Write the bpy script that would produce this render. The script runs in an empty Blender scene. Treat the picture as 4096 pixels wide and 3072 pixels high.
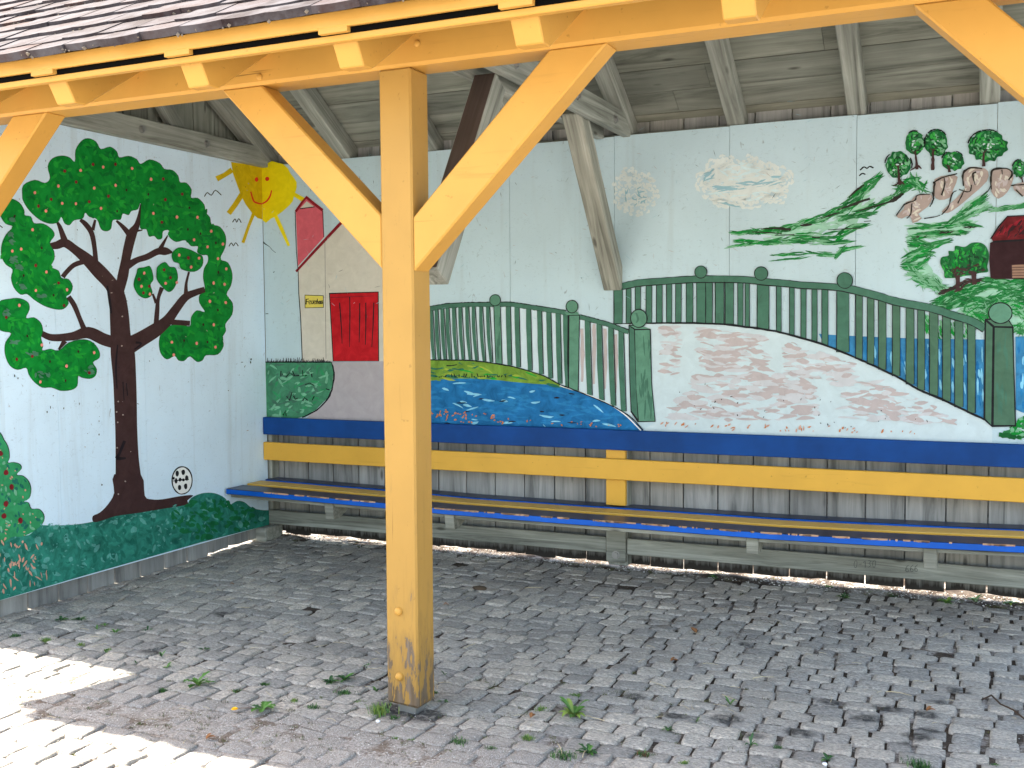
import bpy, bmesh, math, random
import numpy as np
from mathutils import Vector, Matrix, noise
from mathutils.geometry import tessellate_polygon
R = math.radians
random.seed(7)
scene = bpy.context.scene
COL = scene.collection

# ------------------------------------------------------------------ camera
F_PX, YAW, PITCH, ROLL = 4207.6, .4257, .0562, -.0076
CAM = Vector((4.525, -5.884, 1.470))
fw = Vector((-math.sin(YAW)*math.cos(PITCH), math.cos(YAW)*math.cos(PITCH), -math.sin(PITCH)))
rt = Vector((math.cos(YAW), math.sin(YAW), 0)); up0 = rt.cross(fw)
cr = rt*math.cos(ROLL) + up0*math.sin(ROLL); cu = -rt*math.sin(ROLL) + up0*math.cos(ROLL)
cam = bpy.data.cameras.new('camera'); cam_ob = bpy.data.objects.new('camera', cam); COL.objects.link(cam_ob)
cam.sensor_width = 36; cam.lens = F_PX/4096*36; cam.clip_start = .05; cam.clip_end = 500
m = Matrix.Identity(4)
for i in range(3):
    m[i][0] = cr[i]; m[i][1] = cu[i]; m[i][2] = -fw[i]; m[i][3] = CAM[i]
cam_ob.matrix_world = m
scene.camera = cam_ob

# ------------------------------------------------------------------ world, sun, exposure
SUN_EL = R(58.6)
world = bpy.data.worlds.new('World'); scene.world = world; world.use_nodes = True
wn = world.node_tree.nodes; wl = world.node_tree.links
bg = wn['Background']; sky = wn.new('ShaderNodeTexSky'); sky.sky_type = 'NISHITA'; sky.sun_disc = False
sky.sun_elevation = SUN_EL; sky.sun_rotation = R(-90); sky.air_density = 1.0; sky.dust_density = 1.6
wm = wn.new('ShaderNodeMix'); wm.data_type = 'RGBA'; wm.blend_type = 'MULTIPLY'; wm.inputs[0].default_value = 1
wm.inputs[7].default_value = (1.15, 1.0, .84, 1)      # the camera's white balance: shade reads neutral
wl.new(sky.outputs[0], wm.inputs[6]); wl.new(wm.outputs[2], bg.inputs[0]); bg.inputs[1].default_value = .15
sl = bpy.data.lights.new('sun', 'SUN'); sl.energy = 4.1; sl.angle = R(.53); sl.color = (1, .92, .79)
sun = bpy.data.objects.new('sun', sl); COL.objects.link(sun)
sdir = Vector((-math.cos(SUN_EL), 0.012, math.sin(SUN_EL)))     # towards the sun
sun.rotation_euler = sdir.to_track_quat('Z', 'Y').to_euler()
scene.view_settings.view_transform = 'Standard'; scene.view_settings.look = 'None'
scene.view_settings.exposure = 2.5; scene.view_settings.gamma = 1
scene.view_settings.use_curve_mapping = False
scene.render.engine = 'CYCLES'
scene.cycles.max_bounces = 12; scene.cycles.diffuse_bounces = 8

# ------------------------------------------------------------------ photo-grid helpers (a point of the photo's zoom grid -> a point of a real plane)
K = 1024/2212
def ray(x, y):
    return fw + cr*((x*K-2048)/F_PX) - cu*((y*K-1536)/F_PX)
def back(x, y, Y=0.0):
    d = ray(x, y); return CAM + d*((Y-CAM.y)/d.y)
def left(x, y, X=0.0):
    d = ray(x, y); return CAM + d*((X-CAM.x)/d.x)
def floor_at(i, j, x, y, Z=0.0):
    d = ray(2212*i+x, 1659*j+y); return CAM + d*((Z-CAM.z)/d.z)

# ------------------------------------------------------------------ colours and materials
def srgb(r, g, b):
    f = lambda c: (c/255/12.92) if c/255 <= .04045 else ((c/255+.055)/1.055)**2.4
    return (f(r), f(g), f(b), 1)
class NT:
    def __init__(s, name):
        s.m = bpy.data.materials.new(name); s.m.use_nodes = True
        s.n = s.m.node_tree.nodes; s.l = s.m.node_tree.links; s.b = s.n['Principled BSDF']
    def node(s, t, **kw):
        n = s.n.new(t)
        for k, v in kw.items(): setattr(n, k, v)
        return n
    def link(s, a, b): s.l.new(a, b)
    def coords(s, kind='Object', scale=(1, 1, 1), rand=True):
        tc = s.node('ShaderNodeTexCoord'); mp = s.node('ShaderNodeMapping')
        mp.inputs['Scale'].default_value = scale
        src = tc.outputs[kind]
        if rand:
            oi = s.node('ShaderNodeObjectInfo'); ma = s.node('ShaderNodeVectorMath', operation='SCALE')
            cv = s.node('ShaderNodeCombineXYZ')
            for k in range(3): s.link(oi.outputs['Random'], cv.inputs[k])
            s.link(cv.outputs[0], ma.inputs[0]); ma.inputs['Scale'].default_value = 37
            ad = s.node('ShaderNodeVectorMath', operation='ADD'); s.link(src, ad.inputs[0]); s.link(ma.outputs[0], ad.inputs[1])
            src = ad.outputs[0]
        s.link(src, mp.inputs[0]); return mp.outputs[0]
    def noise(s, vec, scale, detail=4, rough=.6, dist=0):
        n = s.node('ShaderNodeTexNoise'); s.link(vec, n.inputs['Vector']); n.inputs['Scale'].default_value = scale
        n.inputs['Detail'].default_value = detail; n.inputs['Roughness'].default_value = rough; n.inputs['Distortion'].default_value = dist
        return n.outputs['Fac']
    def ramp(s, fac, stops):
        r = s.node('ShaderNodeValToRGB'); e = r.color_ramp.elements
        while len(e) < len(stops): e.new(.5)
        for k, (p, c) in enumerate(stops):
            e[k].position = p; e[k].color = c if len(c) == 4 else (*c, 1)
        s.link(fac, r.inputs[0]); return r.outputs[0]
    def rampf(s, fac, a, b):
        r = s.node('ShaderNodeMapRange'); s.link(fac, r.inputs[0]); r.inputs[1].default_value = a; r.inputs[2].default_value = b
        return r.outputs[0]
    def mix(s, fac, a, b, mode='MIX'):
        n = s.node('ShaderNodeMix', data_type='RGBA', blend_type=mode)
        if isinstance(fac, (int, float)): n.inputs[0].default_value = fac
        else: s.link(fac, n.inputs[0])
        for v, k in ((a, 6), (b, 7)):
            if isinstance(v, (tuple, list)): n.inputs[k].default_value = v if len(v) == 4 else (*v, 1)
            else: s.link(v, n.inputs[k])
        return n.outputs[2]
    def math(s, op, a, b=None):
        n = s.node('ShaderNodeMath', operation=op)
        for k, v in enumerate((a, b)):
            if v is None: continue
            if isinstance(v, (int, float)): n.inputs[k].default_value = v
            else: s.link(v, n.inputs[k])
        return n.outputs[0]
    def bump(s, h, strength=.3, dist=.01):
        n = s.node('ShaderNodeBump'); n.inputs['Strength'].default_value = strength; n.inputs['Distance'].default_value = dist
        s.link(h, n.inputs['Height']); s.link(n.outputs[0], s.b.inputs['Normal'])
    def done(s, col, rough=.7, spec=.5):
        if isinstance(col, (tuple, list)): s.b.inputs['Base Color'].default_value = col if len(col) == 4 else (*col, 1)
        else: s.link(col, s.b.inputs['Base Color'])
        if isinstance(rough, (int, float)): s.b.inputs['Roughness'].default_value = rough
        else: s.link(rough, s.b.inputs['Roughness'])
        s.b.inputs['Specular IOR Level'].default_value = spec
        return s.m

def grain_mat(name, dark, mid, light, grain=(1.2, 26, 26), island=True, bump=.35, rough=.85, knots=True, stain=None):
    t = NT(name); v = t.coords('Object', grain); base = t.coords('Object', (1, 1, 1))
    if island:
        g = t.node('ShaderNodeNewGeometry')
        sc = t.node('ShaderNodeVectorMath', operation='SCALE'); cv = t.node('ShaderNodeCombineXYZ')
        for k in range(3): t.link(g.outputs['Random Per Island'], cv.inputs[k])
        t.link(cv.outputs[0], sc.inputs[0]); sc.inputs['Scale'].default_value = 61
        ad = t.node('ShaderNodeVectorMath', operation='ADD'); t.link(v, ad.inputs[0]); t.link(sc.outputs[0], ad.inputs[1]); v = ad.outputs[0]
        isl = g.outputs['Random Per Island']
    n1 = t.noise(v, 1.0, 6, .65, .9); n2 = t.noise(base, 5, 4, .6)
    col = t.ramp(n1, [(.30, dark), (.47, mid), (.70, light)])
    col = t.mix(t.rampf(n2, .35, .75), col, t.mix(.5, col, mid), 'MIX')
    big = t.noise(base, 1.7, 3, .6)
    col = t.mix(t.rampf(big, .4, .7), col, t.mix(1.0, col, (.72, .72, .72, 1), 'MULTIPLY'))
    if island:
        tint = t.ramp(isl, [(0, (.78, .78, .78)), (.5, (1, 1, 1)), (1, (1.0, .95, .88))])
        col = t.mix(.8, col, tint, 'MULTIPLY')
    if knots:
        vo = t.node('ShaderNodeTexVoronoi'); t.link(t.coords('Object', (2.2, 7, 7)), vo.inputs['Vector']); vo.inputs['Scale'].default_value = 1.0
        k = t.rampf(vo.outputs['Distance'], .10, .04)
        col = t.mix(t.math('MULTIPLY', k, .75), col, (dark[0]*.45, dark[1]*.42, dark[2]*.4, 1))
    if stain:   # dark rot creeping up from the ground end (world height)
        ge = t.node('ShaderNodeNewGeometry'); sp = t.node('ShaderNodeSeparateXYZ'); t.link(ge.outputs['Position'], sp.inputs[0])
        nn = t.noise(t.coords('Object', (1, 30, 30)), 1, 4, .7)
        h = t.math('ADD', sp.outputs[2], t.math('MULTIPLY', nn, -.12))
        col = t.mix(t.rampf(h, stain, stain-.06), col, (.03, .026, .022, 1))
    t.bump(n1, bump, .004)
    return t.done(col, rough, .25)

G_D, G_M, G_L = (.095, .098, .084), (.265, .278, .245), (.46, .475, .43)
M = {}
M['grey_wood'] = grain_mat('weathered_timber', G_D, G_M, G_L)
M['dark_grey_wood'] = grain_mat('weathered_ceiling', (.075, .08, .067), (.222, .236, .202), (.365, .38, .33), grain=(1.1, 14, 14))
M['plank_wood'] = grain_mat('weathered_planks', (.11, .115, .115), (.30, .305, .30), (.47, .47, .465), grain=(1.0, 16, 16), stain=.055)
M['plank_dry'] = grain_mat('weathered_end_planks', (.14, .145, .145), (.28, .285, .28), (.40, .41, .41), grain=(1.0, 16, 16))
M['brown_wood'] = grain_mat('brown_stained', (.06, .043, .036), (.095, .068, .057), (.13, .095, .08), bump=.1, knots=False)
M['bare_wood'] = grain_mat('bare_wood', (.3, .16, .08), (.5, .3, .18), (.62, .42, .28), knots=False)

def paint_mat(name, c, vary=.10, rough=.45, grain=(2, 30, 30), bump=.12, chips=None, warm=None):
    t = NT(name); v = t.coords('Object', grain); b = t.coords('Object', (1, 1, 1))
    n1 = t.noise(v, 1, 4, .6, .4); n2 = t.noise(b, 3, 4, .6)
    lo = tuple(x*(1-vary) for x in c[:3])+(1,); hi = tuple(min(1, x*(1+vary)) for x in c[:3])+(1,)
    col = t.mix(t.rampf(n2, .3, .7), lo, hi)
    col = t.mix(t.math('MULTIPLY', t.rampf(n1, .62, .75), .35), col, tuple(x*.62 for x in c[:3])+(1,))
    if chips:
        ge = t.node('ShaderNodeNewGeometry'); sp = t.node('ShaderNodeSeparateXYZ'); t.link(ge.outputs['Position'], sp.inputs[0])
        mask = t.rampf(sp.outputs[2], chips, .02)
        cn = t.noise(t.coords('Object', (7, 34, 34)), 1, 5, .65, .3)
        amt = t.math('SUBTRACT', t.math('ADD', cn, t.math('MULTIPLY', mask, .30)), .74)
        f = t.rampf(amt, 0, .02)
        grey = t.ramp(n1, [(.3, (.05, .035, .025)), (.6, (.16, .14, .13)), (.8, (.26, .23, .21))])
        col = t.mix(f, col, grey)
        dirt = t.rampf(t.math('ADD', cn, t.math('MULTIPLY', mask, .33)), .60, .85)
        col = t.mix(t.math('MULTIPLY', dirt, .55), col, (.15, .095, .04, 1))
    ck = t.noise(t.coords('Object', (1.1, 60, 60)), 1, 2, .5, .2); n5 = t.noise(b, 2.1, 2, .5)
    col = t.mix(t.math('MULTIPLY', t.math('MULTIPLY', t.rampf(ck, .70, .73), t.rampf(n5, .5, .6)), .7), col, tuple(x*.25 for x in c[:3])+(1,))
    sp2 = t.noise(b, 42, 2, .5)
    col = t.mix(t.math('MULTIPLY', t.rampf(sp2, .70, .76), .5), col, tuple(x*.5 for x in c[:3])+(1,))
    t.bump(n1, bump, .003)
    return t.done(col, rough, .22)
YEL_LIFTED = (.50, .268, .056, 1)  # post yellow brightened for beams, braces and eaves, painting in missing light
M['yellow'] = paint_mat('yellow_paint_lifted', YEL_LIFTED, .07)
M['yellow_post'] = paint_mat('yellow_post_paint', (.37, .212, .050, 1), .06, chips=.62)
M['yellow_bench'] = paint_mat('yellow_bench_paint', (.66, .37, .052, 1), .07)
M['yellow_worn'] = paint_mat('worn_yellow_paint', (.68, .44, .12, 1), .10, rough=.5)
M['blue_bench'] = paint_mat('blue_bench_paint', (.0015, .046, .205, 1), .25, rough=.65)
M['blue_top_dulled'] = paint_mat('blue_seat_top_dulled', (.018, .034, .085, 1), .3, rough=.33)  # edge blue darkened and greyed: worn gloss and its dull reflection painted in
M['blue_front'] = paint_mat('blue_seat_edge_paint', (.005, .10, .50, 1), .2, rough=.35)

def wall_paint(name, c, grainy=True):
    t = NT(name); b = t.coords('Object', (1, 1, 1), rand=False)
    n2 = t.noise(b, 1.6, 4, .6); n3 = t.noise(b, 22, 4, .7, 2.0); n4 = t.noise(b, 60, 3, .6, 3.0)
    c1 = tuple(x*.93 for x in c[:3])+(1,); c2 = tuple(min(1, x*1.05) for x in c[:3])+(1,)
    col = t.mix(t.rampf(n2, .3, .7), c1, c2)
    col = t.mix(t.math('MULTIPLY', t.rampf(n3, .60, .78), .25), col, tuple(x*.72 for x in c[:3])+(1,))
    # flecks of the strand board
    wv = t.node('ShaderNodeTexVoronoi'); wv.feature = 'DISTANCE_TO_EDGE'
    t.link(t.coords('Object', (14, 14, 40), rand=False), wv.inputs['Vector']); wv.inputs['Scale'].default_value = 1.1; wv.inputs['Randomness'].default_value = 1
    fl = t.math('MULTIPLY', t.rampf(wv.outputs['Distance'], .035, .0), t.rampf(n3, .52, .62))
    col = t.mix(t.math('MULTIPLY', fl, .45), col, tuple(x*.45 for x in c[:3])+(1,))
    dr = t.noise(t.coords('Object', (9, 9, .7), rand=False), 1, 4, .65, .3)
    col = t.mix(t.math('MULTIPLY', t.rampf(dr, .55, .8), .32), col, (.30, .32, .31, 1))
    # scuffs low down / dirt
    sc = t.noise(t.coords('Object', (30, 30, 12), rand=False), 1, 3, .6, 1.0)
    col = t.mix(t.math('MULTIPLY', t.rampf(sc, .69, .75), .5), col, (.16, .15, .15, 1))
    t.bump(t.math('ADD', n3, t.math('MULTIPLY', fl, -.6)), .25, .004)
    return t.done(col, .65, .15)
M['sky_back'] = wall_paint('mural_sky', srgb(180, 202, 210))
M['sky_left'] = wall_paint('mural_sky_left', srgb(208, 230, 246))

def mural(name, rgb, vary=.12, sc=14, streak=(1, 1, 1)):
    t = NT(name); b = t.coords('Object', streak, rand=False)
    c = srgb(*rgb); n = t.noise(b, sc, 4, .65, .8); n2 = t.noise(b, 70, 2, .6)
    lo = tuple(x*(1-vary*1.6) for x in c[:3])+(1,); hi = tuple(min(1, x*(1+vary*1.4)+.006*vary*5) for x in c[:3])+(1,)
    col = t.mix(t.rampf(n, .3, .7), lo, hi)
    col = t.mix(t.math('MULTIPLY', t.rampf(n2, .68, .74), .35), col, tuple(x*.7 for x in c[:3])+(1,))
    t.bump(n, .15, .002)
    return t.done(col, .6, .12)
PAL = dict(
    leaf=((2, 128, 44), .16), leaf_l=((24, 150, 48), .14), leaf_d=((0, 108, 42), .14), leaf_g=((70, 122, 95), .15), leaf_edge=((10, 80, 46), .1),
    bark=((62, 42, 42), .12), bark_d=((30, 24, 30), .1), pink=((226, 140, 128), .08), apple=((110, 28, 34), .15), apple_d=((48, 26, 26), .1),
    sun=((200, 172, 8), .10), sun_r=((222, 205, 10), .06), red=((176, 28, 36), .10), red_l=((205, 50, 30), .1),
    teal=((40, 122, 106), .3), teal_l=((84, 152, 142), .2), teal_d=((28, 104, 90), .2), teal_g=((18, 105, 62), .2), bare=((196, 152, 132), .12),
    bush=((48, 140, 90), .16), black=((20, 22, 26), .2), white=((232, 234, 232), .04), house=((198, 194, 182), .05), pinkw=((200, 92, 104), .08),
    roof_red=((128, 20, 34), .2), door=((178, 20, 30), .14), sign=((212, 196, 92), .06), hedge=((64, 128, 96), .18), hedge_l=((110, 170, 138), .15),
    path=((168, 162, 166), .05), water=((22, 104, 160), .2), water_l=((128, 194, 222), .12), water_m=((34, 118, 172), .15), bank=((110, 146, 50), .22),
    bank_d=((36, 104, 84), .2), fence=((66, 108, 90), .10), fence_l=((88, 134, 112), .12), fence_bg=((196, 213, 219), .03), fence2=((70, 104, 84), .09),
    deck=((190, 207, 212), .04), deck_m=((178, 168, 168), .05), deck_w=((190, 192, 196), .05), hill_w=((146, 190, 168), .1), hill=((44, 118, 66), .22), hill_l=((110, 164, 128), .15), hill_d=((14, 92, 42), .2),
    hill_k=((42, 40, 36), .2), rock=((160, 146, 140), .08), tree=((14, 92, 44), .22), tree_l=((46, 150, 60), .2), tree_d=((18, 60, 36), .2),
    barn=((46, 22, 26), .12), barn_r=((92, 16, 22), .3), log=((140, 110, 92), .15), cloud=((204, 213, 211), .05), cloud_s=((142, 180, 192), .08), sky_w=((196, 218, 222), .04),
    orange=((190, 120, 72), .15), water_r=((50, 122, 168), .2), gap=((58, 66, 66), .1), grass_y=((150, 170, 60), .1))
for k_, (c_, v_) in PAL.items(): M[k_] = mural('paint_'+k_, c_, v_)

# ------------------------------------------------------------------ mesh helpers
def tagp(o, label=None, cat=None, group=None, kind=None):
    if label: o['label'] = label
    if cat: o['category'] = cat
    if group: o['group'] = group
    if kind: o['kind'] = kind
    return o
def empty(name, loc, label, cat, group=None):
    o = bpy.data.objects.new(name, None); COL.objects.link(o); o.location = loc; o.empty_display_size = .1
    return tagp(o, label, cat, group)
def mesh_obj(name, verts, faces, mats, parent=None, midx=None, smooth=False, mw=None):
    me = bpy.data.meshes.new(name); me.from_pydata([tuple(v) for v in verts], [], faces)
    for mt in (mats if isinstance(mats, (list, tuple)) else [mats]): me.materials.append(M[mt] if isinstance(mt, str) else mt)
    if midx is not None: me.polygons.foreach_set('material_index', midx)
    if smooth: me.polygons.foreach_set('use_smooth', [True]*len(me.polygons))
    me.update()
    o = bpy.data.objects.new(name, me); COL.objects.link(o)
    if mw is not None: o.matrix_world = mw
    if parent is not None:
        o.parent = parent; pm = parent_world(parent); o.matrix_parent_inverse = pm.inverted()
    return o
def parent_world(p):
    m = Matrix.Translation(p.location) if p.type == 'EMPTY' else p.matrix_basis.copy()
    return m
def bm_obj(name, bm, mats, parent=None, mw=None, smooth=False):
    me = bpy.data.meshes.new(name); bm.normal_update(); bm.to_mesh(me); bm.free()
    for mt in (mats if isinstance(mats, (list, tuple)) else [mats]): me.materials.append(M[mt] if isinstance(mt, str) else mt)
    if smooth: me.polygons.foreach_set('use_smooth', [True]*len(me.polygons))
    o = bpy.data.objects.new(name, me); COL.objects.link(o)
    if mw is not None: o.matrix_world = mw
    if parent is not None:
        o.parent = parent; o.matrix_parent_inverse = parent_world(parent).inverted()
    return o
def box_bm(bm, a, b, mi=0, jit=0):
    (x0, y0, z0), (x1, y1, z1) = a, b
    vs = [bm.verts.new((x, y, z)) for z in (z0, z1) for y in (y0, y1) for x in (x0, x1)]
    for f in ((0, 2, 3, 1), (4, 5, 7, 6), (0, 1, 5, 4), (2, 6, 7, 3), (0, 4, 6, 2), (1, 3, 7, 5)):
        fc = bm.faces.new([vs[k] for k in f]); fc.material_index = mi
    return vs
def bevel(bm, w, seg=1, edges=None):
    bmesh.ops.bevel(bm, geom=(edges or bm.edges[:]), offset=w, segments=seg, affect='EDGES', profile=.5)
def roughen(bm, amp, freq=3.0, seed=0):
    for v in bm.verts:
        n = noise.noise_vector(v.co*freq+Vector((seed, seed*.7, 0))); v.co += n*amp
def cut_long(bm, n):          # more cross sections so that timbers can be slightly uneven
    es = [e for e in bm.edges if abs((e.verts[0].co-e.verts[1].co).x) > .5*max(.3, (max(v.co.x for v in bm.verts)-min(v.co.x for v in bm.verts)))]
    bmesh.ops.subdivide_edges(bm, edges=es, cuts=n)
def timber(name, a, b, w, h, mats, parent, up=(0, 0, 1), bev=.005, wob=.0025, front_mat=None):
    """box from a to b; local X runs along it, w along local Y, h along local Z"""
    a = Vector(a); b = Vector(b); L = (b-a).length; x = (b-a)/L; z = Vector(up); z = (z-x*z.dot(x)).normalized(); y = z.cross(x)
    bm = bmesh.new(); box_bm(bm, (0, -w/2, -h/2), (L, w/2, h/2))
    if front_mat is not None:
        bm.faces.ensure_lookup_table(); bm.faces[front_mat].material_index = 1
    bevel(bm, bev, 1); cut_long(bm, max(2, int(L/.35))); roughen(bm, wob, 2.2, random.random()*50)
    mw = Matrix((( x.x, y.x, z.x, a.x), (x.y, y.y, z.y, a.y), (x.z, y.z, z.z, a.z), (0, 0, 0, 1)))
    return bm_obj(name, bm, mats, parent, mw)
def prism(name, pts, axis, lo, hi, mats, parent, bev=.006):
    """polygon pts in the plane across `axis`, extruded from lo to hi"""
    bm = bmesh.new()
    def P(p, t): return {'x': (t, p[0], p[1]), 'y': (p[0], t, p[1]), 'z': (p[0], p[1], t)}[axis]
    A = [bm.verts.new(P(p, lo)) for p in pts]; B = [bm.verts.new(P(p, hi)) for p in pts]
    n = len(pts); bm.faces.new(A); bm.faces.new(B[::-1])
    for k in range(n): bm.faces.new((A[k], B[k], B[(k+1) % n], A[(k+1) % n]))
    bmesh.ops.recalc_face_normals(bm, faces=bm.faces[:]); bevel(bm, bev, 1)
    o = bm_obj(name, bm, mats, parent); return o

# ------------------------------------------------------------------ ground
def ground():
    t = NT('joint_grit'); v = t.coords('Object', rand=False)
    n = t.noise(v, 90, 3, .7); n2 = t.noise(v, 3, 4, .6)
    col = t.ramp(n, [(.3, (.15, .135, .12)), (.45, (.30, .28, .255)), (.6, (.43, .41, .38)), (.75, (.62, .59, .55))])
    ge = t.node('ShaderNodeNewGeometry'); sp = t.node('ShaderNodeSeparateXYZ'); t.link(ge.outputs['Position'], sp.inputs[0])
    soil = t.math('MAXIMUM', t.rampf(t.math('ADD', sp.outputs[1], t.math('MULTIPLY', n2, .5)), -2.45, -2.05), t.rampf(sp.outputs[1], -3.05, -3.2))      # grit where the eaves drip, black soil in the joints farther in
    col = t.mix(t.math('MULTIPLY', t.rampf(n2, .4, .7), .5), col, t.mix(1, col, (.75, .68, .6, 1), 'MULTIPLY'))
    soil = t.math('MULTIPLY', soil, t.rampf(t.noise(v, 5.5, 4, .7), .40, .52))
    col = t.mix(soil, col, t.mix(1, col, (.22, .18, .15, 1), 'MULTIPLY'))
    pat = t.noise(v, 7, 4, .7); col = t.mix(t.math('MULTIPLY', t.rampf(pat, .50, .60), .75), col, t.mix(1, col, (.36, .27, .20, 1), 'MULTIPLY'))
    t.bump(n, .8, .006); M['grit'] = t.done(col, .9, .2)
    t = NT('far_paving'); v = t.coords('Object', rand=False)
    br = t.node('ShaderNodeTexBrick'); t.link(v, br.inputs['Vector']); br.inputs['Scale'].default_value = 3.2
    br.inputs['Color1'].default_value = (.50, .49, .47, 1); br.inputs['Color2'].default_value = (.58, .57, .54, 1); br.inputs['Mortar'].default_value = (.3, .28, .25, 1)
    br.inputs['Mortar Size'].default_value = .03
    n = t.noise(v, 40, 4, .7); col = t.mix(.6, br.outputs[0], t.ramp(n, [(.3, (.6, .6, .6)), (.7, (1, 1, 1))]), 'MULTIPLY')
    t.bump(br.outputs['Fac'], -.4, .01); M['far_paving'] = t.done(col, .85, .2)
    # big sheet to the horizon with a hole where the stones lie
    X0, X1, Y0, Y1 = -2.2, 7.4, -6.35, 1.0; B = 260
    vs = [(-B, -B, -.003), (B, -B, -.003), (B, B, -.003), (-B, B, -.003), (X0, Y0, -.003), (X1, Y0, -.003), (X1, Y1, -.003), (X0, Y1, -.003)]
    g = mesh_obj('ground', vs, [(0, 1, 5, 4), (1, 2, 6, 5), (2, 3, 7, 6), (3, 0, 4, 7)], 'far_paving'); tagp(g, kind='structure')
    # grit bed with relief: high (dusty) under the drip line, low in the joints elsewhere
    nx, ny = 330, 250; vs = []; fs = []
    for j in range(ny+1):
        for i in range(nx+1):
            x = X0+(X1-X0)*i/nx; y = Y0+(Y1-Y0)*j/ny
            vs.append((x, y, bed_z(x, y)))
    for j in range(ny):
        for i in range(nx):
            a = j*(nx+1)+i; fs.append((a, a+1, a+nx+2, a+nx+1))
    g = mesh_obj('grit_bed', vs, fs, 'grit', smooth=True); tagp(g, kind='structure')
def bed_z(x, y):
    drip = math.exp(-((y+2.86+.08*math.sin(x*1.3))/.20)**2) * (1 if x < 2.9 else max(0.15, 1-(x-2.9)))
    n = noise.fractal(Vector((x*3.1, y*3.1, 4.2)), 1, 2, 4)
    n2 = noise.noise(Vector((x*17, y*17, 1)))
    z = -.0105 + drip*.0105 + n*.003 + n2*.0022
    if y > .02:
        z = max(z, -.004)+n2*.004+max(0, noise.noise(Vector((x*2.3, y*6, 3))))*.045*min(1, (y-.02)/.06); return z
    return min(z, .006)
def dirt(x, y): return noise.noise(Vector((x*1.1, y*1.1, 9)))

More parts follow.
